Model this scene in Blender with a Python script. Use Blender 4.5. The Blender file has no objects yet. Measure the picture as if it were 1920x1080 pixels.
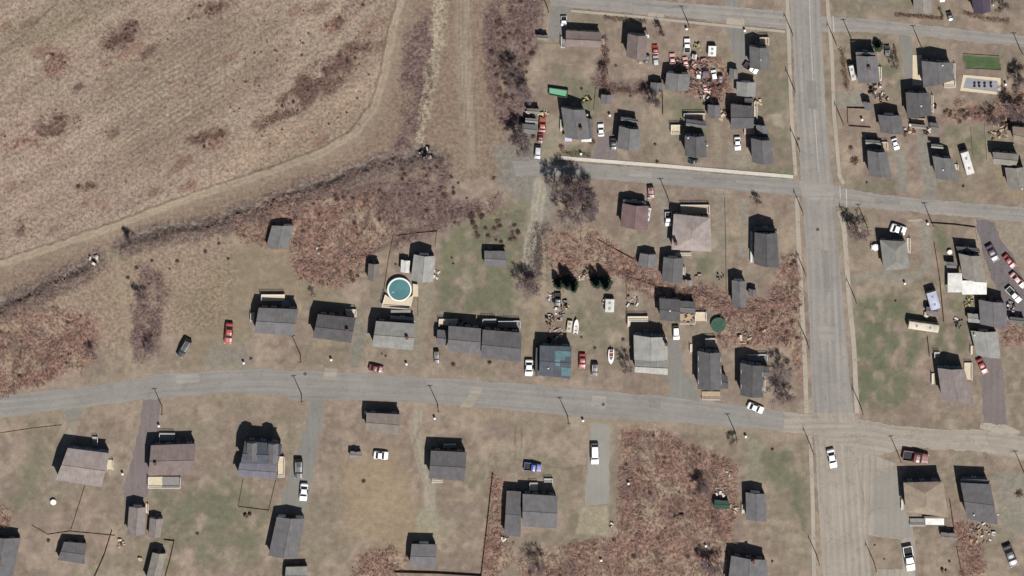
import bpy, math, random
import numpy as np
from mathutils import Vector, Matrix
random.seed(7)
# ---------------------------------------------------------------- camera
S = 0.15                      # metres on the ground per photo pixel
DIST = 1500.0
TILT, AZ = math.radians(16.0), math.radians(8.0)
scene = bpy.context.scene
_dir = Vector((-math.sin(AZ)*math.sin(TILT), math.cos(AZ)*math.sin(TILT), math.cos(TILT)))
CAM = _dir*DIST
_z = _dir.normalized(); _x = Vector((0,1,0)).cross(_z).normalized(); _y = _z.cross(_x)
cd = bpy.data.cameras.new('camera'); cam = bpy.data.objects.new('camera', cd)
scene.collection.objects.link(cam)
cam.matrix_world = Matrix(((_x.x,_y.x,_z.x,CAM.x),(_x.y,_y.y,_z.y,CAM.y),(_x.z,_y.z,_z.z,CAM.z),(0,0,0,1)))
cd.sensor_width = 36.0; cd.lens = 36.0*DIST/(1920*S); cd.clip_start = 10; cd.clip_end = 12000
scene.camera = cam
# ---------------------------------------------------------------- light
SUN_EL, SUN_AZ = math.radians(55.0), math.radians(157.0)     # azimuth clockwise from north (+Y)
world = bpy.data.worlds.new('World'); scene.world = world; world.use_nodes = True
wn = world.node_tree; wn.nodes.clear()
sky = wn.nodes.new('ShaderNodeTexSky'); sky.sky_type = 'NISHITA'; sky.sun_disc = False
sky.sun_elevation = SUN_EL; sky.sun_rotation = SUN_AZ
bg = wn.nodes.new('ShaderNodeBackground'); bg.inputs[1].default_value = 0.05
wo = wn.nodes.new('ShaderNodeOutputWorld'); wn.links.new(sky.outputs[0], bg.inputs[0]); wn.links.new(bg.outputs[0], wo.inputs[0])
sl = bpy.data.lights.new('sun', 'SUN'); sl.energy = 5.0; sl.angle = math.radians(0.5); sl.color = (1.0, 0.975, 0.945)
so = bpy.data.objects.new('sun', sl); scene.collection.objects.link(so)
sv = Vector((math.sin(SUN_AZ)*math.cos(SUN_EL), math.cos(SUN_AZ)*math.cos(SUN_EL), math.sin(SUN_EL)))
so.rotation_euler = sv.to_track_quat('Z', 'Y').to_euler(); so.location = (0,0,60)
scene.view_settings.view_transform = 'Standard'; scene.view_settings.look = 'None'
scene.view_settings.exposure = 0.0; scene.view_settings.gamma = 1.0
C = scene.collection

# ---------------------------------------------------------------- helpers
def P(px, py, z=0.0):
    """photo pixel -> point on the horizontal plane at height z"""
    d = _x*((px-960)*S) + _y*((540-py)*S) - _z*DIST
    t = (z-CAM.z)/d.z
    return CAM + d*t
def lin(c): 
    c = c/255.0
    return c/12.92 if c <= 0.04045 else ((c+0.055)/1.055)**2.4
K = 0.71
def rgb(r, g, b, k=K): return (min(.85,lin(r)*k), min(.85,lin(g)*k), min(.85,lin(b)*k))
_m = {}
def mat(name, col, rough=0.9, var=0.25, scale=1.2, fine=0.12, metal=0.0, coat=0.0, spec=0.3):
    if name in _m: return _m[name]
    m = bpy.data.materials.new(name); m.use_nodes = True; nt = m.node_tree; N = nt.nodes; L = nt.links
    b = N['Principled BSDF']; b.inputs['Roughness'].default_value = rough; b.inputs['Metallic'].default_value = metal
    b.inputs['Specular IOR Level'].default_value = spec; b.inputs['Coat Weight'].default_value = coat
    g = N.new('ShaderNodeNewGeometry')
    def noise(s, det):
        n = N.new('ShaderNodeTexNoise'); n.inputs['Scale'].default_value = s; n.inputs['Detail'].default_value = det
        L.new(g.outputs['Position'], n.inputs['Vector']); return n
    n1 = noise(scale, 4); n2 = noise(scale*7, 2)
    r1 = N.new('ShaderNodeMapRange'); r1.inputs[1].default_value=.3; r1.inputs[2].default_value=.7; r1.inputs[3].default_value = 1-var; r1.inputs[4].default_value = 1+var
    r2 = N.new('ShaderNodeMapRange'); r2.inputs[1].default_value=.3; r2.inputs[2].default_value=.7; r2.inputs[3].default_value = 1-fine; r2.inputs[4].default_value = 1+fine
    L.new(n1.outputs[0], r1.inputs[0]); L.new(n2.outputs[0], r2.inputs[0])
    mu = N.new('ShaderNodeMath'); mu.operation = 'MULTIPLY'; L.new(r1.outputs[0], mu.inputs[0]); L.new(r2.outputs[0], mu.inputs[1])
    v = N.new('ShaderNodeVectorMath'); v.operation = 'SCALE'; v.inputs[0].default_value = col; L.new(mu.outputs[0], v.inputs['Scale'])
    L.new(v.outputs[0], b.inputs['Base Color'])
    _m[name] = m; return m
def glassmat():
    return mat('window_glass', (0.02,0.025,0.03), 0.15, 0.1, 1, 0.05, 0, 0, 0.6)
class MB:
    def __init__(s): s.v = []; s.f = []; s.m = []
    def poly(s, pts, mi=0):
        b = len(s.v); s.v += [tuple(p) for p in pts]; s.f.append(tuple(range(b, b+len(pts)))); s.m.append(mi)
    def box(s, c, ax, ay, az, mi=0):
        c, ax, ay, az = Vector(c), Vector(ax), Vector(ay), Vector(az); b = len(s.v)
        for k in (-1,1):
            for j in (-1,1):
                for i in (-1,1): s.v.append(tuple(c+ax*i+ay*j+az*k))
        for f in ((0,2,3,1),(4,5,7,6),(0,1,5,4),(2,6,7,3),(0,4,6,2),(1,3,7,5)):
            s.f.append(tuple(b+q for q in f)); s.m.append(mi)
    def abox(s, x0,y0,z0,x1,y1,z1, mi=0):
        s.box(((x0+x1)/2,(y0+y1)/2,(z0+z1)/2), ((x1-x0)/2,0,0),(0,(y1-y0)/2,0),(0,0,(z1-z0)/2), mi)
    def tube(s, a, b, r0, r1, n=5, mi=0, cap=True):
        a, b = Vector(a), Vector(b); d = (b-a)
        if d.length < 1e-6: return
        d.normalize(); u = d.orthogonal().normalized(); w = d.cross(u); o = len(s.v)
        for (p, r) in ((a, r0), (b, r1)):
            for i in range(n):
                t = 2*math.pi*i/n; s.v.append(tuple(p+(u*math.cos(t)+w*math.sin(t))*r))
        for i in range(n):
            j = (i+1) % n; s.f.append((o+i, o+j, o+n+j, o+n+i)); s.m.append(mi)
        if cap:
            s.f.append(tuple(o+n+i for i in range(n))); s.m.append(mi)
            s.f.append(tuple(o+n-1-i for i in range(n))); s.m.append(mi)
    def prism(s, pts, z0, z1, mi=0, side=None):
        """pts: world xy ring (ccw from above)"""
        a = sum(pts[i][0]*pts[(i+1)%len(pts)][1]-pts[(i+1)%len(pts)][0]*pts[i][1] for i in range(len(pts)))
        if a < 0: pts = pts[::-1]
        n = len(pts); b = len(s.v); si = mi if side is None else side
        for z in (z0, z1): s.v += [(p[0], p[1], z) for p in pts]
        s.f.append(tuple(b+n+i for i in range(n))); s.m.append(mi)
        s.f.append(tuple(b+n-1-i for i in range(n))); s.m.append(mi)
        for i in range(n):
            j = (i+1) % n; s.f.append((b+i, b+j, b+n+j, b+n+i)); s.m.append(si)
    def build(s, name, mats, parent=None, smooth=False, origin=None):
        if not isinstance(mats, (list, tuple)): mats = [mats]
        o3 = Vector(origin) if origin is not None else (root_loc(parent) if parent else Vector((0,0,0)))
        me = bpy.data.meshes.new(name)
        me.from_pydata([(p[0]-o3.x, p[1]-o3.y, p[2]-o3.z) for p in s.v], [], s.f)
        for m in mats: me.materials.append(m)
        me.polygons.foreach_set('material_index', s.m)
        if smooth: me.polygons.foreach_set('use_smooth', [True]*len(s.f))
        me.update()
        o = bpy.data.objects.new(name, me); C.objects.link(o)
        if parent: o.parent = parent
        elif origin is not None: o.location = o3
        return o
def root_loc(o):
    while o.parent: o = o.parent
    return o.location.copy()
def tag(o, label=None, cat=None, group=None, kind=None):
    if label: o['label'] = label
    if cat: o['category'] = cat
    if group: o['group'] = group
    if kind: o['kind'] = kind
    return o
def empty(name, loc, label, cat, group=None, rz=0):
    o = bpy.data.objects.new(name, None); C.objects.link(o); o.location = loc; o.rotation_euler = (0,0,rz)
    o.empty_display_size = 0.3
    return tag(o, label, cat, group)
def copy_tree(o, parent=None, newmats=None):
    c = o.copy(); C.objects.link(c); c.parent = parent
    for ch in list(o.children): copy_tree(ch, c)
    return c
# value noise on numpy arrays
def vnoise(x, y, scale, seed):
    r = np.random.RandomState(seed).rand(256, 256)
    x = x/scale; y = y/scale
    xi = np.floor(x).astype(int); yi = np.floor(y).astype(int); fx = x-xi; fy = y-yi
    fx = fx*fx*(3-2*fx); fy = fy*fy*(3-2*fy)
    a = r[yi&255, xi&255]; b = r[yi&255, (xi+1)&255]; c = r[(yi+1)&255, xi&255]; d = r[(yi+1)&255, (xi+1)&255]
    return (a*(1-fx)+b*fx)*(1-fy)+(c*(1-fx)+d*fx)*fy
def fbm(x, y, scale, seed, octs=3):
    t = 0; amp = .5; tot = 0
    for i in range(octs):
        t = t+amp*vnoise(x, y, scale/(2**i), seed+i); tot += amp; amp *= .55
    return t/tot
def seg_dist(X, Y, pts, closed=False):
    d = np.full(X.shape, 1e9); n = len(pts)
    for i in range(n if closed else n-1):
        ax, ay = pts[i]; bx, by = pts[(i+1) % n]; vx, vy = bx-ax, by-ay; L = vx*vx+vy*vy+1e-9
        t = np.clip(((X-ax)*vx+(Y-ay)*vy)/L, 0, 1)
        d = np.minimum(d, np.hypot(X-ax-t*vx, Y-ay-t*vy))
    return d
def inside(X, Y, pts):
    r = np.zeros(X.shape, bool); n = len(pts)
    for i in range(n):
        ax, ay = pts[i]; bx, by = pts[(i+1) % n]
        if ay == by: continue
        r ^= ((ay > Y) != (by > Y)) & (X < (bx-ax)*(Y-ay)/(by-ay)+ax)
    return r
def soft_poly(X, Y, pts, soft):
    m = inside(X, Y, pts); d = seg_dist(X, Y, pts, True)
    sd = np.where(m, d, -d)
    t = np.clip(sd/soft*.5+.5, 0, 1); return t*t*(3-2*t)
# ================================================================ ground sheet
gx = np.concatenate([[-22000,-12000,-6000,-3000,-1500,-900,-600], np.arange(-420, 2341, 3.0), [2600,2900,3500,5000,8000,14000,24000]])
gy = np.concatenate([[-22000,-12000,-6000,-3000,-1500,-900,-500], np.arange(-240, 1321, 3.0), [1500,1800,2400,4000,8000,14000,24000]])
GX, GY = np.meshgrid(gx, gy)
WX = GX+(fbm(GX,GY,40,11)-.5)*26+(fbm(GX,GY,9,12)-.5)*9
WY = GY+(fbm(GX,GY,40,21)-.5)*26+(fbm(GX,GY,9,22)-.5)*9
SWX = GX+(fbm(GX,GY,14,31)-.5)*6; SWY = GY+(fbm(GX,GY,14,33)-.5)*6
def A(r,g,b): return np.array(rgb(r,g,b,.69))
col = np.zeros(GX.shape+(3,)); col[:] = A(147,131,117)          # dry lawn
scrub = np.zeros(GX.shape); furrow = np.zeros(GX.shape)
def paint(pts, c, soft=10, a=1.0, scr=None, fur=None, warp=True, brk=0.0, seed=5):
    X, Y = (WX, WY) if warp else (SWX, SWY)
    m = soft_poly(X, Y, pts, soft)*a
    if brk > 0:
        n = fbm(GX, GY, 22, seed, 4); m = m*np.clip((n-.5)*6*brk+(1-brk*.45)+.15, 0, 1)
    m3 = m[...,None]; col[:] = col*(1-m3)+np.array(c)*m3
    if scr is not None: scrub[:] = scrub*(1-m)+scr*m
    if fur is not None: furrow[:] = furrow*(1-m)+fur*m
    return m
def stroke(pts, w, c, soft=4, a=1.0, scr=None, warp=False, fur=None):
    X, Y = (WX, WY) if warp else (SWX, SWY)
    d = seg_dist(X, Y, pts); t = np.clip((w/2-d)/soft+.5, 0, 1); m = t*t*(3-2*t)*a
    m3 = m[...,None]; col[:] = col*(1-m3)+np.array(c)*m3
    if scr is not None: scrub[:] = scrub*(1-m)+scr*m
    if fur is not None: furrow[:] = furrow*(1-m)+fur*m
def line(pts, w, c, soft, a):
    xs = [p[0] for p in pts]; ys = [p[1] for p in pts]; m_ = w+soft+12
    i0, i1 = np.searchsorted(gx, [min(xs)-m_, max(xs)+m_]); j0, j1 = np.searchsorted(gy, [min(ys)-m_, max(ys)+m_]); sl_ = (slice(j0,j1), slice(i0,i1))
    if i1 <= i0 or j1 <= j0: return
    d = seg_dist(SWX[sl_]*.5+GX[sl_]*.5, SWY[sl_]*.5+GY[sl_]*.5, pts); t = np.clip((w/2-d)/soft+.5, 0, 1); m = (t*t*(3-2*t)*a)[...,None]
    col[sl_] = col[sl_]*(1-m)+np.array(c)*m
def ell(cx, cy, rx, ry, ang=0, n=14):
    a = math.radians(ang); return [(cx+rx*math.cos(t)*math.cos(a)-ry*math.sin(t)*math.sin(a), cy+rx*math.cos(t)*math.sin(a)+ry*math.sin(t)*math.cos(a)) for t in [2*math.pi*i/n for i in range(n)]]
# large-scale mottling of the lawns: greener and drier parts
n1 = fbm(GX,GY,90,41,4)[...,None]; n2 = fbm(GX,GY,35,45,3)[...,None]
g = np.clip((n1-.42)*3.5,0,1); col[:] = col*(1-g*.5)+A(124,118,98)*g*.7
g = np.clip((n2-.5)*4,0,1); col[:] = col*(1-g*.35)+A(166,147,130)*g*.55
n3 = fbm(GX,GY,16,48,3)[...,None]; g = np.clip((n3-.55)*6,0,1); col[:] = col*(1-g*.4)+A(122,108,92)*g*.4
n3 = fbm(GX,GY,14,49,3)[...,None]; g = np.clip((n3-.58)*6,0,1); col[:] = col*(1-g*.5)+A(176,158,138)*g*.5
# ---- dry field
FIELD = [(-400,-240),(760,-240),(752,0),(735,60),(718,140),(700,200),(660,255),(600,290),(480,330),(360,370),(220,420),(100,460),(0,492),(-400,600)]
paint(FIELD, A(172,151,134), 8, 1, .5, 1.0)
g = np.clip((fbm(GX*0.6+GY*0.8, (GY*0.6-GX*0.8)*.35, 40, 51, 4)-.46)*4,0,1)[...,None]*furrow[...,None]
col[:] = col*(1-g*.45)+A(178,161,140)*g*.45
g = np.clip((fbm(GX*.8+GY*.6, (GY*.8-GX*.6)*.3, 60, 57, 3)-.5)*4,0,1)[...,None]*furrow[...,None]
col[:] = col*(1-g*.45)+A(140,122,104)*g*.45
paint([(300,60),(420,20),(520,60),(430,120),(300,190),(240,220),(200,200)], A(146,130,112), 40, .6)
paint([(470,330),(600,290),(690,215),(690,120),(560,210),(420,250),(380,340)], A(178,155,132), 40, .55)
paint([(0,40),(120,0),(230,0),(160,60),(60,120),(0,150)], A(160,146,122), 40, .6)
# south of the field track: brownish verge
paint([(0,495),(220,424),(480,335),(660,258),(705,205),(735,90),(760,-240),(960,-240),(940,120),(960,280),(940,350),(820,330),(640,340),(440,410),(240,460),(0,560),(-420,700),(-420,600)], A(150,130,113), 8, 1, .4, .3)
paint([(0,560),(180,490),(240,460),(420,430),(440,470),(420,600),(240,640),(200,690),(170,600),(60,575),(-300,640)], A(162,142,123), 14, 1, .5, 0)
# reddish patches
RED, RED2, PUR, GREY = A(160,129,114), A(136,104,94), A(126,104,100), A(126,118,108)
SCRUB = [
 [(-400,640),(0,580),(80,578),(175,592),(190,640),(160,692),(60,724),(0,738),(-400,800)],
 [(420,412),(520,372),(640,345),(745,372),(745,440),(700,470),(700,500),(640,540),(560,520),(535,470),(490,465),(440,440)],
 [(1032,436),(1112,432),(1150,460),(1235,505),(1262,545),(1170,520),(1110,520),(1040,520),(1025,470)],
 [(1150,500),(1240,534),(1372,540),(1375,578),(1440,560),(1470,480),(1500,470),(1506,720),(1470,650),(1350,650),(1345,592),(1240,556),(1175,545)],
 [(1168,808),(1232,806),(1300,835),(1385,868),(1380,960),(1372,1030),(1362,1110),(1100,1110),(990,1110),(965,1050),(1060,1020),(1150,1010),(1160,920)],
 [(930,890),(952,900),(947,1000),(962,1050),(905,1110),(912,1000)],
 [(660,1050),(730,1022),(768,1045),(745,1110),(650,1110)],
 [(1790,975),(1830,992),(1852,1110),(1806,1110)],
 [(1790,192),(1860,200),(1925,160),(1925,245),(1850,228),(1765,218)],
 [(1282,108),(1352,108),(1376,180),(1330,196),(1240,158)],
 [(1880,612),(1925,600),(1925,650),(1882,644)],
 [(-60,960),(20,950),(22,975),(0,1000),(-60,1000)],
]
for i, z in enumerate(SCRUB):
    paint(z, RED, 9, .95, 1.0, 0)
    n = np.clip((fbm(GX,GY,30,60+i,3)-.5)*5,0,1); m0 = soft_poly(WX,WY,z,9); m = n*m0
    col[:] = col*(1-m[...,None]*.6)+RED2*m[...,None]*.6
    m = m0*np.clip((fbm(GX,GY,34,260+i,4)-.52)*7,0,1)*.85; col[:] = col*(1-m[...,None])+A(172,154,132)*m[...,None]; scrub[:] = scrub*(1-m*.5)
    m = m0*np.clip((fbm(GX,GY,26,300+i,3)-.6)*7,0,1)*.7; col[:] = col*(1-m[...,None])+A(120,100,96)*m[...,None]
DARK = [
 [(690,345),(800,330),(830,300),(850,370),(880,380),(935,365),(935,385),(880,410),(820,430),(740,470),(745,440),(700,400)],
 [(765,60),(812,20),(804,180),(780,285),(740,282),(755,180)],
 [(905,30),(960,-60),(1030,-60),(1008,90),(985,140),(1005,190),(975,250),(935,238),(905,130)],
 [(1000,410),(1026,425),(1022,520),(985,560),(978,500)],
 [(260,500),(300,510),(320,560),(300,600),(262,590)],
 [(250,560),(300,600),(302,660),(260,690),(240,640)],
 [(1128,60),(1140,70),(1138,165),(1122,170)],
 [(1115,150),(1220,155),(1220,178),(1115,172)],
 [(1240,610),(1225,612),(1200,700)],
 [(1150,670),(1200,670),(1180,710)],
 [(880,390),(975,390),(975,460),(890,460)],
]
for i, z in enumerate(DARK[:8]): paint(z, PUR if i != 3 else A(100,90,88), 9, .95, 1.0, 0, brk=.6, seed=70+i)
paint(DARK[10], PUR, 10, .6, 1, 0, brk=1.0, seed=90)
FP = [ell(224,68,46,22,-25), ell(400,12,52,11,-18), ell(285,95,26,7,-38), ell(145,165,12,9,-50), ell(108,118,32,22,-20), ell(108,232,45,20,-20), ell(388,258,42,16,-10),
      ell(556,186,60,20,-32), ell(655,106,56,18,-30), ell(650,25,60,12,-40), ell(604,148,66,32,-32), ell(505,230,24,8,-30), ell(40,260,40,22,0), ell(160,350,20,9,-10), ell(35,425,20,14,-10)]
for i, z in enumerate(FP): paint(z, A(118,94,84) if i not in (4,9,12) else A(158,126,112), 7, 1, 1, .4, brk=1.2, seed=120+i)
rq = random.Random(31)
for i in range(44):
    x, y = rq.uniform(0,720), rq.uniform(0,440)
    if inside(np.array([x]), np.array([y]), FIELD)[0]: line(ell(x,y,rq.uniform(5,16),rq.uniform(2,6),-30+rq.uniform(-12,12),8)+[(x,y)], rq.uniform(6,12), rq.choice((A(140,110,94),A(150,118,104),A(128,106,92))), 7, rq.uniform(.35,.75))
# ---- greener lawns
GRN = A(117,118,95)
for z, a in [([(830,440),(985,380),(975,470),(965,590),(820,600),(815,560)], .6), ([(1605,560),(1700,560),(1745,610),(1720,680),(1690,760),(1600,760)], .85), ([(1765,605),(1815,605),(1812,665),(1745,660)], .8),
             ([(280,920),(440,900),(500,960),(480,1060),(300,1060)], .55), ([(60,830),(110,800),(60,960),(0,960)], .35), ([(1430,135),(1480,135),(1480,320),(1420,320)], .5), ([(1390,840),(1500,830),(1515,1000),(1440,900)], .6),
             ([(1040,120),(1130,160),(1110,260),(1050,200)], .5), ([(1780,240),(1850,250),(1850,310),(1770,290)], .7), ([(1060,280),(1110,280),(1112,298),(1055,296)], .7), ([(1780,560),(1830,560),(1810,585),(1780,580)], .7),
             ([(1250,190),(1330,190),(1330,270),(1250,220)], .5), ([(1400,310),(1480,315),(1480,332),(1400,325)], .6), ([(820,470),(850,470),(840,540),(822,545)], .8), ([(900,520),(970,520),(960,570),(880,570)], .5),
             ([(1590,340),(1670,345),(1680,358),(1590,350)], .5), ([(1285,480),(1330,480),(1340,510),(1290,515)], .7), ([(1580,0),(1700,0),(1720,25),(1570,30)], .4), ([(1650,120),(1690,120),(1690,160),(1655,165)], .7),
             ([(1750,420),(1790,430),(1780,480),(1755,470)], .7), ([(1070,560),(1160,580),(1160,700),(1080,640)], .35), ([(1085,30),(1125,35),(1125,52),(1070,45)],.5), ([(330,940),(430,940),(430,1010),(330,1000)],.4)]:
    paint(z, GRN, 14, min(1.,a*1.35), 0, 0, brk=.7, seed=int(z[0][0])%97+500)
paint([(640,880),(740,840),(770,900),(800,1000),(760,1040),(650,1000)], A(166,146,120), 30, .8)
paint([(330,570),(470,430),(520,470),(560,520),(640,560),(470,580),(450,690),(350,690)], A(148,134,110), 24, .6)
paint([(1805,103),(1872,106),(1876,130),(1810,127)], A(88,108,74), 2, 1, 0, 0, warp=False)
# ---- bare soil, gravel, tracks
DIRT, DGR = A(158,144,126), A(142,138,128)
paint([(930,270),(1010,270),(1012,300),(1046,304),(1020,330),(1050,350),(1010,420),(1000,390),(960,370),(930,350)], DGR, 14, .85, .15, 0)
paint([(985,200),(1005,210),(1000,300),(950,290),(960,230)], A(132,126,116), 14, .7, .3, 0)
T1 = [(752,-200),(752,0),(735,60),(720,140),(702,200),(664,250),(604,286),(484,328),(364,368),(222,420),(102,462),(0,494),(-400,640)]
stroke([(x+8,y+6) for x,y in T1], 30, A(158,140,122), 12, .6, .1); stroke(T1, 15, A(178,160,139), 6, .95, .05); stroke([(x-7,y-5) for x,y in T1], 3.2, A(108,96,80), 3, .8); stroke([(x+1,y+1) for x,y in T1], 2.2, A(150,136,112), 3, .6)
T2 = [(870,-200),(872,0),(868,60),(872,130),(880,220),(884,300)]
stroke(T2, 34, A(158,142,124), 16, .9, .1); stroke([(x+11,y) for x,y in T2], 3, A(126,112,98), 3, .6); stroke([(x-4,y) for x,y in T2[:5]], 10, A(170,154,134), 6, .6)
RUB = [(832,-200),(830,0),(824,40),(812,110),(802,170),(792,230),(790,280)]
stroke(RUB, 22, A(178,164,142), 8, .85, .8, warp=True)
stroke([(215,470),(225,520),(238,600),(243,660),(240,695)], 12, A(166,150,126), 8, .8, .1)
stroke([(0,100),(60,50),(110,0)], 3, A(118,106,88), 3, .6)
stroke([(60,245),(85,265),(110,285)], 3, A(184,168,146), 2, .7); stroke([(72,240),(97,258),(125,282)], 3, A(184,168,146), 2, .7)
stroke([(228,480),(210,470),(205,490)], 25, A(150,136,116), 14, .6)
stroke([(1012,345),(1008,400),(996,450),(988,500)], 22, A(176,168,150), 6, 1, .05)
stroke([(1008,345),(1003,400),(991,450),(984,500)], 2, A(120,112,96), 3, .6); stroke([(1016,345),(1012,400),(1000,450),(992,500)], 2, A(120,112,96), 3, .6)
stroke([(985,380),(930,400),(870,430),(840,470)], 14, A(134,132,100), 10, .5)
stroke([(1000,505),(1005,560),(1000,620),(985,660)], 12, A(160,144,120), 8, .7)
stroke([(1013,430),(1020,470),(1018,560)], 8, A(176,158,136), 6, .7)
stroke([(785,760),(778,810),(790,860),(806,910),(806,970)], 20, A(170,160,142), 7, .95)
stroke([(778,770),(772,810),(784,860),(800,910)], 2, A(126,114,98), 3, .6); stroke([(788,770),(783,810),(795,860),(808,910)], 2, A(126,114,98), 3, .6)
stroke([(870,780),(905,830),(915,890),(880,940),(840,935)], 5, A(172,156,128), 4, .5)
stroke([(965,860),(1000,870),(1060,880),(1110,868)], 3, A(126,110,88), 3, .6)
stroke([(968,800),(966,860)], 2.5, A(120,106,84), 2, .7); stroke([(979,795),(978,840)], 2.5, A(120,106,84), 2, .7)
for z, c_, s_ in [([(668,600),(690,615),(674,694),(652,692),(660,640)], A(140,134,122), 6), ([(774,530),(812,530),(806,600),(794,640),(792,692),(772,692),(782,600)], A(152,142,122), 6),
              ([(395,650),(462,640),(472,692),(380,696)], A(146,138,126), 12), ([(1027,215),(1052,222),(1046,304),(1014,300)], A(160,148,128), 5),
              ([(1337,226),(1350,227),(1353,304),(1340,302)], A(158,146,126), 5), ([(1368,264),(1402,282),(1408,314),(1366,314)], A(158,148,130), 6), ([(1440,215),(1467,212),(1469,238),(1452,234)], A(174,162,142), 3),
              ([(1596,514),(1650,510),(1700,513),(1732,498),(1722,418),(1744,420),(1750,500),(1725,524),(1690,529),(1600,530)], A(150,144,130), 5), ([(1068,779),(1092,780),(1091,801),(1070,803)], A(182,172,152), 3),
              ([(1672,275),(1696,280),(1704,362),(1684,358)], A(152,146,134), 5), ([(1719,247),(1737,250),(1746,310),(1762,374),(1732,370)], A(148,142,132), 4), ([(130,790),(150,790),(112,900),(90,912)], A(162,152,136), 4),
              ([(1088,948),(1142,949),(1140,1003),(1080,1001)], A(166,156,132), 2), ([(1385,375),(1402,380),(1400,480),(1385,480)], A(148,142,128), 5), ([(1340,363),(1361,365),(1361,470),(1345,470)], A(148,140,126), 6),
              ([(1225,348),(1247,352),(1256,470),(1240,470),(1240,400)], A(152,144,132), 5), ([(1400,820),(1426,822),(1430,908),(1402,908)], A(148,142,124), 5), ([(1568,174),(1622,172),(1628,202),(1570,202)], A(152,146,134), 4),
              ([(1024,585),(1060,585),(1060,645),(1026,645)], A(142,124,110), 8), ([(780,955),(822,955),(824,1018),(782,1018)], A(160,152,130), 6), ([(1880,410),(1925,420),(1925,520),(1890,470)], A(156,144,128), 8),
              ([(1825,260),(1850,300),(1870,340),(1880,370),(1925,380),(1925,350),(1880,300)], A(154,140,118), 8), ([(1860,880),(1925,890),(1925,1000),(1880,1000)], A(150,144,130), 8), ([(1255,635),(1278,638),(1284,712),(1254,706)], A(146,142,136), 3)]:
    paint(z, c_, s_, .92, .1, 0, warp=False)
# tan verges along kerbs
stroke([(0,742),(200,712),(400,697),(500,692),(700,702),(900,714),(1120,732)], 20, A(166,150,130), 10, .45)
stroke([(0,782),(120,770),(280,752),(420,742),(560,744),(750,756),(900,770),(1100,788),(1300,800),(1500,815)], 24, A(160,144,124), 12, .6)
stroke([(1545,200),(1560,350),(1580,500),(1596,700)], 16, A(158,146,130), 10, .6)
for i in range(26):                                       # worn soil patches
    x, y = random.uniform(300,1900), random.uniform(400,1070)
    paint(ell(x,y,random.uniform(8,26),random.uniform(6,16),random.uniform(-60,60)), A(172,152,128), 12, random.uniform(.25,.5))
DRV = [([(1036,10),(1070,16),(1064,58),(1060,76),(1030,73),(1030,55)],.022,'DGREY'),
    ([(268,750),(303,749),(296,800),(288,850),(277,932),(240,948),(231,945),(234,905),(250,850),(262,800)],.020,'MAUVE'),
    ([(583,746),(608,748),(603,800),(588,880),(574,957),(524,956),(545,880),(572,800)],.020,'DGREY'),
    ([(1110,792),(1145,794),(1141,946),(1095,946),(1102,880)],.020,'LGREY'),
    ([(1254,640),(1275,642),(1280,705),(1300,712),(1310,752),(1256,746)],.020,'DGREY'),
    ([(1122,255),(1150,240),(1157,270),(1158,300),(1112,296)],.020,'MAUVE'),
    ([(1686,66),(1708,70),(1724,162),(1700,160)],.020,'DGREY'),
    ([(1828,412),(1864,416),(1876,450),(1900,480),(1925,540),(1925,605),(1900,600),(1880,570),(1850,500)],.020,'DDARK'),
    ([(1835,668),(1878,674),(1888,800),(1845,800)],.020,'MAUVE'),
    ([(1362,48),(1394,52),(1402,98),(1404,130),(1376,132),(1372,95)],.020,'DGREY'),
    ([(1360,-20),(1386,-20),(1384,14),(1358,12)],.020,'DGREY'),
    ([(124,768),(152,766),(153,782),(122,785)],.022,'DGREY')]
for pts_, z_, k_ in DRV: line(pts_+[pts_[0]], 9, A(158,145,126), 8, .6)
rp = random.Random(77)
for i in range(170):                                      # mowing, wheel and drainage lines that follow the slope of the field
    x, y = rp.uniform(-100,720), rp.uniform(-60,470); L_ = rp.uniform(40,260); an = math.radians(-32+rp.uniform(-4,4)); 
    if not inside(np.array([x]), np.array([y]), FIELD)[0]: continue
    q_ = [(x+math.cos(an)*L_*t, y+math.sin(an)*L_*t+math.sin(t*4+i)*3) for t in (0,.33,.66,1)]
    if not inside(np.array([q_[-1][0]]), np.array([q_[-1][1]]), FIELD)[0]: continue
    line(q_, rp.uniform(1.5,4), rp.choice((A(182,164,144),A(186,168,148),A(134,117,102),A(142,124,108))), 3, rp.uniform(.15,.4))
for i in range(14): line([(190+i*4,190+i*8),(300+i*4,120+i*8),(395+i*3,70+i*8)], 3, A(188,170,148), 3, .2); line([(194+i*4,193+i*8),(304+i*4,123+i*8),(399+i*3,73+i*8)], 2.5, A(130,113,98), 3, .4)
for i in range(70):                                       # worn paths, tyre ruts and thatch lines on the lawns
    x, y = rp.uniform(300,1900), rp.uniform(560,1070) if rp.random() < .6 else rp.uniform(70,520)
    if x < 960 and y < 560: continue
    an = math.radians(rp.choice((0,90))+rp.uniform(-25,25)); L_ = rp.uniform(20,80); q_ = [(x+math.cos(an)*L_*t+math.sin(t*3+i)*6, y+math.sin(an)*L_*t+math.cos(t*3+i)*5) for t in (0,.3,.6,1)]
    line(q_, rp.uniform(2,5), rp.choice((A(172,154,132),A(168,150,126),A(122,108,88),A(118,112,88))), 4, rp.uniform(.3,.6))
for q_ in ([(640,470),(680,480),(720,462),(790,430),(860,400)],[(560,490),(640,500),(700,470)],[(420,440),(500,385),(600,370),(700,345)],[(1230,560),(1300,540),(1370,572),(1440,590)],[(1180,880),(1200,960),(1190,1040)],[(1290,860),(1330,930),(1350,1000)]): line(q_, 9, A(108,88,82), 7, .7)
for x_ in (861,867,874,880,887): line([(x_,-200),(x_,60),(x_+3,150),(x_+8,240),(x_+6,310)], 2.2, A(132,116,102) if x_%2 else A(178,162,142), 2.5, .6)
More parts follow.
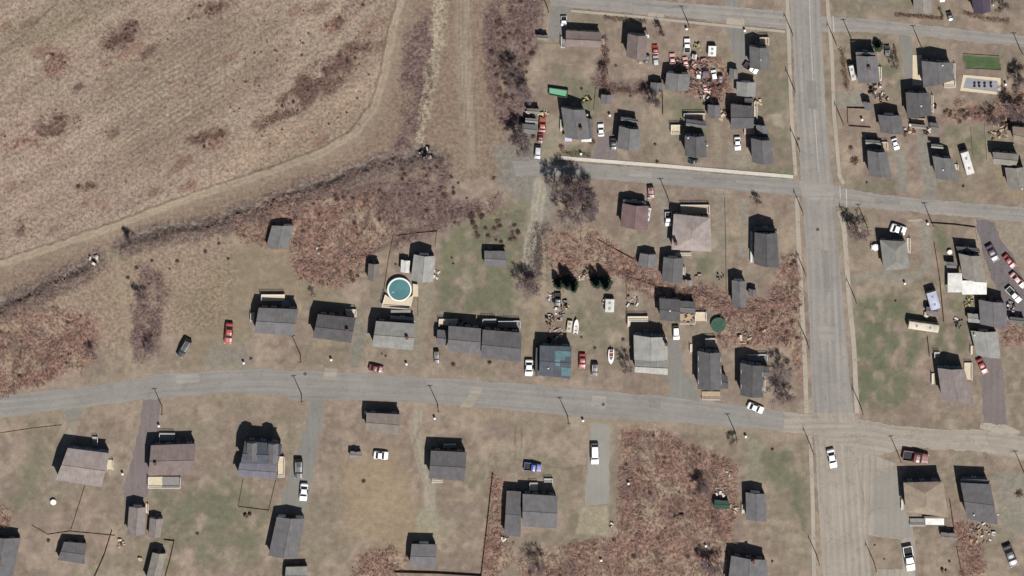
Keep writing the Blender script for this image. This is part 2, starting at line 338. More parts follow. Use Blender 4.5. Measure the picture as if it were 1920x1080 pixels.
# ---- relief: ditch along the foot of the field, rubble cut, hummocks
Z = np.zeros(GX.shape)
D1 = [(820,298),(790,291),(700,312),(600,345),(500,385),(400,420),(348,424),(300,438),(235,458)]
D2 = [(180,485),(140,508),(100,530),(50,552),(0,574),(-400,740)]
for D_ in (D1, D2):
    d = seg_dist(WX*.6+SWX*.4, WY*.6+SWY*.4, D_)*S; Z -= (.5+1.2*fbm(GX,GY,30,401,3))*np.clip(1-d/(1.0+1.3*fbm(GX,GY,18,411,2)), 0, 1)**1.1
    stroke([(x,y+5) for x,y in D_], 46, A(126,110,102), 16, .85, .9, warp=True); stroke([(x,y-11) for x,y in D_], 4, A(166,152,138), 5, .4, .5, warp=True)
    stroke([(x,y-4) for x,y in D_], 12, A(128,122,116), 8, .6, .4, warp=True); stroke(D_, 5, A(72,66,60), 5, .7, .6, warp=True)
d = seg_dist(SWX, SWY, RUB)*S; Z -= .5*np.clip(1-d/1.6, 0, 1)
Z += scrub*(fbm(GX,GY,13,140,3)-.5)*1.5*np.clip(scrub-.55,0,.45)*2
V = np.zeros(GX.shape+(3,))
# vectorised unprojection
dx = _x; 
DX = (GX-960)*S; DY = (540-GY)*S
dd = np.stack([_x.x*DX+_y.x*DY-_z.x*DIST, _x.y*DX+_y.y*DY-_z.y*DIST, _x.z*DX+_y.z*DY-_z.z*DIST], -1)
big = (np.abs(GX-960) > 2600) | (np.abs(GY-540) > 2600)
t = -CAM.z/np.where(dd[...,2] < -1, dd[...,2], -1)
V[...,0] = CAM.x+dd[...,0]*t; V[...,1] = CAM.y+dd[...,1]*t
# the coarse rim is laid out directly in metres
V[...,0] = np.where(big, DX, V[...,0]); V[...,1] = np.where(big, DY, V[...,1]); V[...,2] = Z
ny, nx = GX.shape
idx = np.arange(ny*nx).reshape(ny, nx)
F = np.stack([idx[1:,:-1], idx[1:,1:], idx[:-1,1:], idx[:-1,:-1]], -1).reshape(-1, 4)
me = bpy.data.meshes.new('ground'); me.vertices.add(ny*nx); me.vertices.foreach_set('co', V.reshape(-1).astype(np.float32))
me.loops.add(F.size); me.loops.foreach_set('vertex_index', F.reshape(-1).astype(np.int32))
me.polygons.add(len(F)); me.polygons.foreach_set('loop_start', (np.arange(len(F))*4).astype(np.int32)); me.polygons.foreach_set('loop_total', np.full(len(F),4,np.int32))
me.update(calc_edges=True)
ca = me.color_attributes.new('soil', 'FLOAT_COLOR', 'POINT')
ca.data.foreach_set('color', np.concatenate([col, np.ones(GX.shape+(1,))], -1).reshape(-1).astype(np.float32))
cb = me.color_attributes.new('cover', 'FLOAT_COLOR', 'POINT')
cb.data.foreach_set('color', np.stack([scrub, furrow, scrub*0, scrub*0+1], -1).reshape(-1).astype(np.float32))
go = bpy.data.objects.new('ground', me); C.objects.link(go); tag(go, kind='structure')
gm = bpy.data.materials.new('ground'); gm.use_nodes = True; nt = gm.node_tree; N = nt.nodes; L = nt.links
b = N['Principled BSDF']; b.inputs['Roughness'].default_value = 1; b.inputs['Specular IOR Level'].default_value = 0.1
a1 = N.new('ShaderNodeAttribute'); a1.attribute_name = 'soil'; a2 = N.new('ShaderNodeAttribute'); a2.attribute_name = 'cover'
sep = N.new('ShaderNodeSeparateColor'); L.new(a2.outputs['Color'], sep.inputs[0])
geo = N.new('ShaderNodeNewGeometry')
def NZ(scale, det, vec=None, rough=.6):
    n = N.new('ShaderNodeTexNoise'); n.inputs['Scale'].default_value = scale; n.inputs['Detail'].default_value = det; n.inputs['Roughness'].default_value = rough
    L.new(vec if vec else geo.outputs['Position'], n.inputs['Vector']); return n.outputs[0]
def MR(inp, lo, hi, a, b_, clamp=True):
    r = N.new('ShaderNodeMapRange'); r.clamp = clamp
    for i, v in enumerate((lo, hi, a, b_)):
        if hasattr(v, 'is_output'): L.new(v, r.inputs[i+1])
        else: r.inputs[i+1].default_value = v
    L.new(inp, r.inputs[0]); return r.outputs[0]
def MU(a, b_, op='MULTIPLY'):
    m = N.new('ShaderNodeMath'); m.operation = op
    for i, v in enumerate((a, b_)):
        if hasattr(v, 'is_output'): L.new(v, m.inputs[i])
        else: m.inputs[i].default_value = v
    return m.outputs[0]
m0_ = N.new('ShaderNodeMapping'); m0_.inputs['Rotation'].default_value = (0,0,math.radians(-32)); L.new(geo.outputs['Position'], m0_.inputs[0])
mp = N.new('ShaderNodeMapping'); mp.inputs['Scale'].default_value = (.16,1,1); L.new(m0_.outputs[0], mp.inputs[0])
mpb = N.new('ShaderNodeMapping'); mpb.inputs['Scale'].default_value = (.012,.13,1); L.new(m0_.outputs[0], mpb.inputs[0])
fine = NZ(2.6, 3, rough=.75); mid = NZ(.55, 4); tuft = NZ(1.1, 3, rough=.7); fur = NZ(1.3, 4, mp.outputs[0], .7); band = NZ(1.0, 3, mpb.outputs[0], .6); broad = NZ(.09, 3)
f = MR(fine, .32, .68, .86, 1.13)
f = MU(f, MR(mid, .3, .7, .84, 1.15)); f = MU(f, MR(broad, .3, .7, .93, 1.07))
f = MU(f, MU(MU(MR(tuft, .38, .60, -.5, .22), sep.outputs[0]), 1.0, 'ADD'))
spk = MR(NZ(.95, 2, rough=.8), .57, .66, 0, -.42); f = MU(f, MU(MU(spk, sep.outputs[1]), 1.0, 'ADD'))
f = MU(f, MU(MU(MU(MR(fur, .34, .66, -.10, .09), MR(band, .36, .64, -.11, .11), 'ADD'), sep.outputs[1]), 1.0, 'ADD'))
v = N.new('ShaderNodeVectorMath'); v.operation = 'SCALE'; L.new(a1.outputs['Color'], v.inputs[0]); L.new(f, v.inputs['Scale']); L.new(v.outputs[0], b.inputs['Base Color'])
bp = N.new('ShaderNodeBump'); bp.inputs['Strength'].default_value = .55; bp.inputs['Distance'].default_value = .25
hh = MU(MU(fine, .35), MU(tuft, MU(MU(sep.outputs[0], 1.3), .25, 'ADD')), 'ADD'); L.new(hh, bp.inputs['Height']); L.new(bp.outputs[0], b.inputs['Normal'])
me.materials.append(gm)

# ================================================================ roads
def asphalt(name, c, streak=.10, crack=.35):
    m = bpy.data.materials.new(name); m.use_nodes = True; nt = m.node_tree; N = nt.nodes; L = nt.links
    b = N['Principled BSDF']; b.inputs['Roughness'].default_value = .9; b.inputs['Specular IOR Level'].default_value = .2
    uv = N.new('ShaderNodeUVMap'); uv.uv_map = 'run'
    geo = N.new('ShaderNodeNewGeometry')
    def nz(vec, s, d, r=.6):
        n = N.new('ShaderNodeTexNoise'); n.inputs['Scale'].default_value = s; n.inputs['Detail'].default_value = d; n.inputs['Roughness'].default_value = r; L.new(vec, n.inputs[0]); return n.outputs[0]
    def mr(i, a, b_, c_, d_):
        r = N.new('ShaderNodeMapRange'); L.new(i, r.inputs[0])
        for k, v_ in enumerate((a, b_, c_, d_)): r.inputs[k+1].default_value = v_
        return r.outputs[0]
    def mu(a, b_):
        q = N.new('ShaderNodeMath'); q.operation = 'MULTIPLY'; L.new(a, q.inputs[0]); L.new(b_, q.inputs[1]); return q.outputs[0]
    mp = N.new('ShaderNodeMapping'); mp.inputs['Scale'].default_value = (1.1, .025, 1); L.new(uv.outputs[0], mp.inputs[0])
    f = mr(nz(mp.outputs[0], 1.0, 3, .75), .3, .7, 1-streak, 1+streak)
    sx = N.new('ShaderNodeSeparateXYZ'); L.new(uv.outputs[0], sx.inputs[0]); cs = N.new('ShaderNodeMath'); cs.operation = 'MULTIPLY'; cs.inputs[1].default_value = 3.3; L.new(sx.outputs[0], cs.inputs[0]); cc = N.new('ShaderNodeMath'); cc.operation = 'COSINE'; L.new(cs.outputs[0], cc.inputs[0]); f = mu(f, mr(cc.outputs[0], -1, 1, 1-streak*.45, 1+streak*.3))
    f = mu(f, mr(nz(geo.outputs['Position'], .35, 5, .75), .52, .68, 1, 1-streak*1.3))
    f = mu(f, mr(nz(geo.outputs['Position'], .12, 4), .3, .7, .92, 1.08)); f = mu(f, mr(nz(geo.outputs['Position'], 1.6, 4, .7), .3, .7, .93, 1.07))
    vo = N.new('ShaderNodeTexVoronoi'); vo.feature = 'DISTANCE_TO_EDGE'; vo.inputs['Scale'].default_value = .09
    mx = N.new('ShaderNodeVectorMath'); mx.operation = 'ADD'; n3 = N.new('ShaderNodeTexNoise'); n3.inputs['Scale'].default_value = .35; n3.inputs['Detail'].default_value = 4
    sc = N.new('ShaderNodeVectorMath'); sc.operation = 'SCALE'; sc.inputs['Scale'].default_value = 5; L.new(geo.outputs['Position'], n3.inputs[0]); L.new(n3.outputs[1], sc.inputs[0]); L.new(sc.outputs[0], mx.inputs[0]); L.new(geo.outputs['Position'], mx.inputs[1]); L.new(mx.outputs[0], vo.inputs['Vector'])
    f = mu(f, mr(vo.outputs['Distance'], 0, .012, 1-crack, 1))
    v = N.new('ShaderNodeVectorMath'); v.operation = 'SCALE'; v.inputs[0].default_value = c; L.new(f, v.inputs['Scale']); L.new(v.outputs[0], b.inputs['Base Color'])
    return m
ASP = asphalt('asphalt', rgb(158,152,144), .13, .16); ASP2 = asphalt('asphalt_grey', rgb(152,147,139), .10, .12); MAUVE = asphalt('drive_mauve', rgb(132,121,118), .07, .2)
DGREY = asphalt('drive_grey', rgb(140,136,129), .05, .2); DDARK = asphalt('drive_dark', rgb(124,116,115), .08, .3); TANP = asphalt('tan_paving', rgb(170,160,146), .14, .22); CONC = asphalt('concrete_walk', rgb(180,169,153), .04, .3)
CREAM = asphalt('pale_concrete', rgb(218,210,196), .02, .2); LOT = asphalt('lot_grey', rgb(158,151,141), .03, .15); LGREY = asphalt('light_drive', rgb(158,153,143), .03, .2)
def resample(pts, n):
    L_ = [0]
    for a, b_ in zip(pts, pts[1:]): L_.append(L_[-1]+math.hypot(b_[0]-a[0], b_[1]-a[1]))
    out = []
    for i in range(n):
        t = L_[-1]*i/(n-1); k = 0
        while k < len(L_)-2 and L_[k+1] < t: k += 1
        u = (t-L_[k])/(L_[k+1]-L_[k]+1e-9); a, b_ = pts[k], pts[k+1]
        out.append((a[0]+(b_[0]-a[0])*u, a[1]+(b_[1]-a[1])*u))
    return out, L_[-1]
def ribbon(name, left, right, z, m, jit=1.5, nu=8, kind='structure'):
    n = 90; l, Ln = resample(left, n); r, _ = resample(right, n); verts = []; faces = []; uvs = []
    rn = random.Random(len(name)+int(left[0][0]))
    jl = [rn.uniform(-1,1)*jit for _ in range(n)]; jr = [rn.uniform(-1,1)*jit for _ in range(n)]
    for i in range(n):
        ax, ay = l[i]; bx, by = r[i]; W = math.hypot(bx-ax, by-ay)
        for j in range(nu+1):
            t_ = j/nu; e = (jl[i] if j == 0 else jr[i] if j == nu else 0)/W
            t2 = t_+e; p = P(ax+(bx-ax)*t2, ay+(by-ay)*t2); verts.append((p.x,p.y,z)); uvs.append((t_*W*S, i/(n-1)*Ln*S))
    for i in range(n-1):
        for j in range(nu):
            a = i*(nu+1)+j; faces.append((a, a+1, a+nu+2, a+nu+1))
    me = bpy.data.meshes.new(name); me.from_pydata(verts, [], faces); me.materials.append(m)
    ul = me.uv_layers.new(name='run')
    for lp in me.loops: ul.data[lp.index].uv = uvs[lp.vertex_index]
    me.update()
    if me.polygons[0].normal.z < 0: me.flip_normals()
    o = bpy.data.objects.new(name, me); C.objects.link(o); tag(o, kind=kind); return o
def slab(name, pts, z, m, jit=1.2, kind='structure'):
    out = []; rn = random.Random(int(pts[0][0]*7+pts[0][1]))
    for i in range(len(pts)):
        a, b_ = pts[i], pts[(i+1) % len(pts)]; n = max(1, int(math.hypot(a[0]-b_[0], a[1]-b_[1])/7))
        for k in range(n): out.append((a[0]+(b_[0]-a[0])*k/n+rn.uniform(-1,1)*jit, a[1]+(b_[1]-a[1])*k/n+rn.uniform(-1,1)*jit))
    w = [P(*q) for q in out]; xs = (max(q[0] for q in pts)-min(q[0] for q in pts)); ys = (max(q[1] for q in pts)-min(q[1] for q in pts))
    me = bpy.data.meshes.new(name); me.from_pydata([(q.x,q.y,z) for q in w], [], [tuple(range(len(w)))]); me.materials.append(m)
    ul = me.uv_layers.new(name='run')
    for lp in me.loops:
        q = w[lp.vertex_index]; ul.data[lp.index].uv = (q.x, q.y) if ys > xs else (q.y, q.x)
    me.update()
    if me.polygons[0].normal.z < 0: me.flip_normals()
    o = bpy.data.objects.new(name, me); C.objects.link(o); tag(o, kind=kind); return o
def sidewalk(name, pts, w, m, z=.12, horiz=False):
    n = 60; c, Ln = resample(pts, n); mb = MB(); uvs = []
    L_ = []; R_ = []
    for i in range(n):
        a = c[max(0,i-1)]; b_ = c[min(n-1,i+1)]; dx_, dy_ = b_[0]-a[0], b_[1]-a[1]; q = math.hypot(dx_,dy_)
        L_.append(P(c[i][0]+dy_/q*w/2, c[i][1]-dx_/q*w/2)); R_.append(P(c[i][0]-dy_/q*w/2, c[i][1]+dx_/q*w/2))
    verts = []; faces = []
    for i in range(n):
        for p_, z_ in ((L_[i],0),(L_[i],z),(R_[i],z),(R_[i],0)): verts.append((p_.x,p_.y,z_))
    for i in range(n-1):
        for k in range(3): faces.append((i*4+k, i*4+k+1, i*4+4+k+1, i*4+4+k))
    me = bpy.data.meshes.new(name); me.from_pydata(verts, [], faces); me.materials.append(m)
    ul = me.uv_layers.new(name='run')
    for lp in me.loops: ul.data[lp.index].uv = (verts[lp.vertex_index][0], verts[lp.vertex_index][1])
    me.update()
    if me.polygons[1].normal.z < 0: me.flip_normals()
    o = bpy.data.objects.new(name, me); C.objects.link(o); tag(o, kind='structure'); return o
ribbon('main_road', [(1478,-240),(1482,0),(1494,220),(1509,430),(1517,600),(1524,778)], [(1532,-240),(1538,0),(1549,220),(1566,400),(1578,540),(1592,700),(1600,775)], .030, ASP, 1.0, 10)
ribbon('main_road', [(1524,774),(1526,800),(1543,1080),(1552,1300)], [(1601,774),(1606,830),(1622,960),(1634,1080),(1644,1300)], .031, TANP, 1.2, 10)
ribbon('lower_street', [(-400,800),(-200,775),(0,741),(100,733),(155,726),(301,701),(420,695),(500,692),(700,702),(860,711),(980,720),(1111,731),(1220,740),(1311,751),(1467,771),(1524,778)], [(-400,835),(-200,815),(0,783),(60,775),(119,767),(270,749),(420,738),(560,742),(740,752),(900,763),(1100,783),(1200,787),(1380,801),(1524,811)], .026, ASP2, 2.0, 8)
ribbon('lower_street_east', [(1600,785),(1640,790),(1671,797),(1754,805),(1840,806),(1925,818),(2200,850)], [(1608,850),(1640,856),(1700,838),(1743,841),(1838,847),(1925,864),(2200,900)], .026, TANP, 2.0, 8)
ribbon('middle_street', [(960,303),(1000,300),(1046,304),(1250,317),(1400,330),(1497,338)], [(968,330),(1020,330),(1080,333),(1200,343),(1350,355),(1504,367)], .026, ASP2, 1.6, 8)
ribbon('middle_street_east', [(1562,349),(1587,354),(1660,366),(1762,376),(1925,389),(2200,410)], [(1566,386),(1600,388),(1690,395),(1764,402),(1925,418),(2200,440)], .026, ASP, 1.6, 8)
ribbon('top_street', [(1028,-14),(1100,-8),(1180,-3),(1260,4),(1380,13),(1483,22)], [(1034,9),(1080,15),(1140,20),(1260,31),(1380,44),(1486,56)], .026, ASP, 1.4, 8)
ribbon('top_street_east', [(1538,30),(1620,35),(1720,46),(1808,55),(1925,68),(2200,98)], [(1541,60),(1620,60),(1700,65),(1800,76),(1925,88),(2200,118)], .026, ASP, 1.4, 8)
# pavements
sidewalk('pavement', [(1474,-240),(1476,0),(1484,220),(1492,330)], 7, CONC)
sidewalk('pavement', [(1494,370),(1497,450),(1503,560),(1510,700),(1512,775)], 8.5, CONC)
sidewalk('pavement', [(1519,815),(1524,950),(1526,1080),(1528,1300)], 7.5, CONC)
sidewalk('pavement', [(1545,-240),(1551,0),(1560,110),(1564,220),(1574,330),(1582,345)], 7, CONC)
sidewalk('pavement', [(1574,395),(1583,430),(1592,560),(1601,650),(1607,775)], 9, CONC)
sidewalk('pavement', [(1070,20),(1140,26),(1215,33),(1260,38),(1380,50),(1472,59)], 5, CONC)
sidewalk('pavement', [(1046,295),(1120,301),(1250,311),(1400,324),(1487,331)], 6.5, CREAM, .15)
slab('verge_pavement', [(1362,33),(1396,36),(1396,50),(1362,47)], .034, CONC, .5)
slab('verge_pavement', [(1215,23),(1245,26),(1244,36),(1215,34)], .034, CONC, .5)
# markings
WL = mat('road_paint', (.40,.385,.36), .8, .3, 2, .25); 
ribbon('road_marking', [(1517,0),(1521,100),(1525,180),(1530,260),(1534,322)], [(1518,0),(1522,100),(1526,180),(1531,260),(1535,322)], .036, WL, .15, 1)
ribbon('road_marking', [(1561,30),(1563,60)], [(1562.6,30),(1564.6,60)], .037, WL, .1, 1)
ribbon('road_marking', [(1478.5,20),(1480,42)], [(1479.8,20),(1481.3,42)], .037, WL, .1, 1)
ribbon('road_marking', [(1574,348),(1575,372)], [(1575.3,348),(1576.3,372)], .037, WL, .1, 1)
ribbon('road_marking', [(1586,353),(1587,390)], [(1587.4,353),(1588.4,390)], .037, WL, .1, 1)
# pavement patches, aprons, drives
slab('road_patch', [(609,690),(633,691),(630,712),(605,711)], .036, TANP, .5)
slab('road_patch', [(888,724),(908,726),(885,764),(862,764)], .036, TANP, .8)
slab('road_patch', [(1470,772),(1525,778),(1560,790),(1610,800),(1612,840),(1500,812),(1470,809)], .040, TANP, 1.5)
APD = asphalt('asphalt_patch', rgb(146,141,133), .12, .1); APL = asphalt('asphalt_pale', rgb(163,157,148), .12, .1)
for q_, m_ in (([(1500,338),(1562,346),(1566,388),(1504,368)],APL),([(1512,150),(1530,151),(1533,205),(1514,204)],APD),([(1540,470),(1552,471),(1558,540),(1545,541)],APD),([(1535,610),(1565,612),(1568,640),(1537,638)],APL),([(1218,744),(1240,746),(1238,766),(1216,764)],APD),([(1110,742),(1136,744),(1134,766),(1108,764)],APL),([(330,704),(372,701),(374,716),(332,719)],APL),([(540,742),(640,745),(640,751),(540,748)],APD),([(760,714),(800,716),(798,728),(758,726)],APD),([(1180,318),(1222,322),(1220,334),(1178,330)],APL),([(1300,330),(1380,336),(1379,342),(1299,336)],APD),([(1640,372),(1690,378),(1689,386),(1639,380)],APD),([(1185,4),(1290,12),(1289,18),(1184,10)],APD),([(1640,44),(1700,50),(1699,58),(1639,52)],APL)): slab('road_patch', q_, .0365, m_, 1.6)
slab('gravel_patch', [(1838,793),(1860,794),(1895,800),(1912,808),(1908,816),(1870,812),(1836,803)], .045, CONC, 2.2)
slab('gravel_patch', [(1702,411),(1728,410),(1730,414),(1715,416),(1703,415)], .045, CONC, 1)
for pts_, z_, k_ in DRV: slab('driveway', pts_, z_, globals()[k_], 2.0)
slab('car_park', [(1606,850),(1640,854),(1680,868),(1690,930),(1700,965),(1716,1008),(1716,1110),(1640,1110),(1642,1068),(1692,1066),(1690,1012),(1618,1002),(1622,940)], .036, TANP, 1.2)
slab('car_park', [(1636,900),(1680,872),(1690,930),(1698,960),(1714,1006),(1680,1010),(1640,1004)], .042, LOT, 3.0)
for px_, py_, lb in ((1533,430,'round iron manhole cover in the main road just south of the middle crossing'),(1497,260,'dark manhole cover on the left edge of the main road beside the upper pavement'),(572,701,'manhole cover near the north edge of the lower street beside the tan patch'),(1131,758,'manhole cover in the lower street south of the small white boat')):
    mb = MB(); c0 = P(px_,py_); mb.prism([(c0.x+.5*math.cos(i*.5236), c0.y+.5*math.sin(i*.5236)) for i in range(12)], .03, .05)
    tag(mb.build('manhole_cover', mat('iron', (.06,.055,.05), .7), origin=(c0.x,c0.y,0)), lb, 'manhole cover', 'manhole covers in the roads')
# ================================================================ buildings
def roofmat(key):
    T = {'slate': (87,84,84), 'slate2': (97,94,94), 'grey': (120,118,116), 'lgrey': (158,156,149), 'light': (172,170,162), 'brown': (116,103,98), 'mauve': (116,107,103), 'pink': (160,147,141), 'maroon': (112,92,90),
         'tan': (158,142,124), 'tgrey': (146,140,130), 'white': (235,232,224), 'cream': (216,206,184), 'green': (52,74,62), 'dark': (58,58,62), 'mott': (138,136,128), 'lav': (206,208,226), 'plum': (74,64,76), 'teal': (98,128,132), 'char': (70,73,78), 'lilac': (124,120,128), 'bro2': (116,106,98)}
    m = 'roof_'+key
    if m in _m: return _m[m]
    dk_ = 1.5 if sum(T[key]) < 330 else 1.05
    r = mat(m, rgb(*T[key], K*dk_), .92, .09, .8, .10)
    # shingle courses: fine stripes that run down the slope, and broad weathering
    nt = r.node_tree; N = nt.nodes; L = nt.links; b = N['Principled BSDF']; src = b.inputs['Base Color'].links[0].from_socket
    g = N.new('ShaderNodeNewGeometry'); mp = N.new('ShaderNodeMapping'); mp.inputs['Scale'].default_value = (3.0,.35,.35); mp.inputs['Rotation'].default_value = (0,0,-.06); L.new(g.outputs['Position'], mp.inputs[0])
    n = N.new('ShaderNodeTexNoise'); n.inputs['Scale'].default_value = 1; n.inputs['Detail'].default_value = 3; L.new(mp.outputs[0], n.inputs[0])
    q = N.new('ShaderNodeMapRange'); q.inputs[1].default_value=.3; q.inputs[2].default_value=.7; q.inputs[3].default_value=.91; q.inputs[4].default_value=1.09; L.new(n.outputs[0], q.inputs[0])
    oi = N.new('ShaderNodeObjectInfo'); q2 = N.new('ShaderNodeMapRange'); q2.inputs[3].default_value=.86; q2.inputs[4].default_value=1.16; L.new(oi.outputs['Random'], q2.inputs[0]); w_ = N.new('ShaderNodeMath'); w_.operation='MULTIPLY'; L.new(q.outputs[0], w_.inputs[0]); L.new(q2.outputs[0], w_.inputs[1])
    bl = N.new('ShaderNodeTexNoise'); bl.inputs['Scale'].default_value = .45; bl.inputs['Detail'].default_value = 5; L.new(g.outputs['Position'], bl.inputs[0]); q3 = N.new('ShaderNodeMapRange'); q3.inputs[1].default_value=.3; q3.inputs[2].default_value=.7; q3.inputs[3].default_value=.86; q3.inputs[4].default_value=1.12; L.new(bl.outputs[0], q3.inputs[0]); w2 = N.new('ShaderNodeMath'); w2.operation='MULTIPLY'; L.new(w_.outputs[0], w2.inputs[0]); L.new(q3.outputs[0], w2.inputs[1]); q = w2
    v = N.new('ShaderNodeVectorMath'); v.operation = 'SCALE'; L.new(src, v.inputs[0]); L.new(q.outputs[0], v.inputs['Scale']); L.new(v.outputs[0], b.inputs['Base Color'])
    return r
WALLS = {'white': (200,198,192), 'cream': (198,188,164), 'blue': (96,118,138), 'grey': (140,142,144), 'brown': (112,88,72), 'teal': (66,104,112), 'tan': (168,150,126), 'navy': (70,82,104), 'brick': (130,84,66), 'dark': (70,66,66), 'green': (80,104,86)}
def wallmat(k): return mat('wall_'+k, rgb(*WALLS[k]), .8, .06, .6, .05)
TRIM = mat('white_trim', (.72,.71,.68), .6, .04, 1, .03); DOOR = mat('door_paint', (.22,.09,.06), .5, .05); WOOD = mat('deck_wood', rgb(190,166,140), .9, .15, 2, .15); GREYW = mat('grey_wood', rgb(150,146,140), .9, .15, 2, .15); CREAMW = mat('cream_deck', rgb(226,208,178), .9, .10, 2, .08)
BRICK = mat('chimney_brick', rgb(118,84,70), .9, .15, 3, .2); STEEL = mat('vent_metal', (.7,.7,.7), .5, .03)
def shell(root, quad, e, ridge, rise, rk, wk, hip=0, over=.35, names=('wall','roof'), thick=.16, z0=-.3):
    """gabled, hipped or flat building body on a roof outline given in photo pixels at eave height e"""
    q = [P(x, y, e) for x, y in quad]                     # NW NE SE SW
    c = sum((Vector(p) for p in q), Vector())/4
    def inset(d): 
        out = []
        for p in q:
            v_ = Vector((p.x-c.x, p.y-c.y, 0)); l_ = v_.length; out.append(Vector((c.x+v_.x*(1-d*1.35/l_), c.y+v_.y*(1-d*1.35/l_), e)))
        return out
    w = inset(over); NW, NE, SE, SW = w; rNW, rNE, rSE, rSW = q
    def mid(a, b_): return (Vector(a)+Vector(b_))/2
    mw = MB(); mr = MB()
    dn = Vector((0,0,-thick))
    if ridge == 'flat':
        mw.prism([(p.x,p.y) for p in w], z0, e-.02)
        mr.prism([(p.x,p.y) for p in q], e, e+.25)
        up = [Vector((p.x,p.y,e+.25)) for p in q]
        R = (up[0], up[1])
    else:
        if ridge == 'x': A0, A1, a0, a1 = mid(rNW,rSW), mid(rNE,rSE), mid(NW,SW), mid(NE,SE)
        else: A0, A1, a0, a1 = mid(rNW,rNE), mid(rSW,rSE), mid(NW,NE), mid(SW,SE)
        if hip: 
            d = (A1-A0)*hip; A0 = A0+d; A1 = A1-d
        A0.z = A1.z = e+rise; 
        base = [Vector((p.x,p.y,0)) for p in w]
        wt = e+.02
        n = 4
        for i in range(4):
            a, b_ = w[i], w[(i+1)%4]
            pts = [(a.x,a.y,z0),(b_.x,b_.y,z0),(b_.x,b_.y,wt)]
            gab = (ridge == 'x' and i in (1,3)) or (ridge == 'y' and i in (0,2))
            if gab and not hip:
                m_ = mid(a,b_); pts.append((m_.x,m_.y,e+rise*.93-.05))
            pts.append((a.x,a.y,wt)); mw.poly(pts[::-1])
        def slope(pts):
            mr.poly(pts); lo = [Vector(p)+dn for p in pts]; mr.poly(lo[::-1])
            for i in range(len(pts)):
                j = (i+1) % len(pts); mr.poly([pts[i], lo[i], lo[j], pts[j]])
        if ridge == 'x':
            slope([rNE, rNW, A0, A1]); slope([rSW, rSE, A1, A0])
            if hip: slope([rNW, rSW, A0]); slope([rSE, rNE, A1])
        else:
            slope([rNW, rSW, A1, A0]); slope([rSE, rNE, A0, A1])
            if hip: slope([rNE, rNW, A0]); slope([rSW, rSE, A1])
        mr.tube(A0+Vector((0,0,.03)), A1+Vector((0,0,.03)), .09, .09, 5)
    wall = mw.build(names[0], wallmat(wk), root); roof = mr.build(names[1], roofmat(rk), root)
    return w, wall, roof, c
def facing(root, w, e, spec, floors=1):
    """windows and a door on the walls; spec per side N E S W: string of w (window) d (door) g (garage door) _ (blank)"""
    sides = [(w[1],w[0]), (w[2],w[1]), (w[3],w[2]), (w[0],w[3])]
    for (a, b_), sp in zip(sides, spec):
        a = Vector((a.x,a.y,0)); b_ = Vector((b_.x,b_.y,0)); L_ = (b_-a).length
        if L_ < 1.5 or not sp: continue
        u = (b_-a)/L_; nrm = Vector((u.y,-u.x,0)); 
        cc = sum((Vector((p.x,p.y,0)) for p in w), Vector())/4
        if nrm.dot((a+b_)/2-cc) < 0: nrm = -nrm
        for fl in range(floors):
            for i, ch in enumerate(sp):
                pos = a+u*L_*(i+.5)/len(sp)
                if ch == '_' or (ch in 'dg' and fl > 0): 
                    if ch == '_' : continue
                    ch = 'w'
                slot = L_/len(sp)
                if ch == 'w':
                    wd, ht, z = min(.55, slot*.35), min(.6, e*.2), (1.55 if e > 2.2 else e*.6)+fl*2.6
                    m = MB(); 
                    for s_ in (-1,1):
                        m.box(pos+nrm*.03+u*s_*(wd+.04)+Vector((0,0,z)), u*.04, nrm*.025, Vector((0,0,ht+.1)))
                        m.box(pos+nrm*.03+Vector((0,0,z+s_*(ht+.05))), u*(wd), nrm*.03, Vector((0,0,.04)))
                    m.box(pos+nrm*.03+Vector((0,0,z)), u*wd, nrm*.03, Vector((0,0,.03)))
                    o = m.build('window', TRIM, root)
                    m = MB(); m.box(pos+nrm*.012+Vector((0,0,z)), u*wd, nrm*.012, Vector((0,0,ht))); m.build('pane', glassmat(), o)
                elif ch == 'd':
                    m = MB(); m.box(pos+nrm*.03+Vector((0,0,1.35)), u*.45, nrm*.03, Vector((0,0,1.0))); d_ = m.build('door', DOOR, root)
                    m = MB(); m.box(pos+nrm*.09+u*.35+Vector((0,0,1.3)), u*.03, nrm*.03, Vector((0,0,.06))); m.build('handle', STEEL, d_)
                    m = MB(); m.box(pos+nrm*.55+Vector((0,0,.15)), u*.7, nrm*.5, Vector((0,0,.15))); m.build('step', GREYW, root)
                elif ch == 'g':
                    m = MB(); hw = min(1.3, slot*.42); hh = min(1.05, e*.42)
                    for k in range(4): m.box(pos+nrm*.04+Vector((0,0,hh*(.25+.5*k))), u*hw, nrm*.04, Vector((0,0,hh*.24)))
                    m.build('garage_door', TRIM, root)
def railing(mb, pts, z, h=.95, mi=1):
    for a, b_ in zip(pts, pts[1:]):
        a, b_ = Vector(a), Vector(b_); L_ = (b_-a).length
        if L_ < .2: continue
        u = (b_-a)/L_; nrm = Vector((-u.y,u.x,0)); m_ = (a+b_)/2
        mb.box((m_.x,m_.y,z+h), u*L_/2, nrm*.05, (0,0,.04), mi); mb.box((m_.x,m_.y,z+.15), u*L_/2, nrm*.03, (0,0,.03), mi)
        n = max(1, int(L_/.45))
        for i in range(n+1):
            p = a+(b_-a)*i/n; mb.box((p.x,p.y,z+h/2), u*.035, nrm*.035, (0,0,h/2), mi)
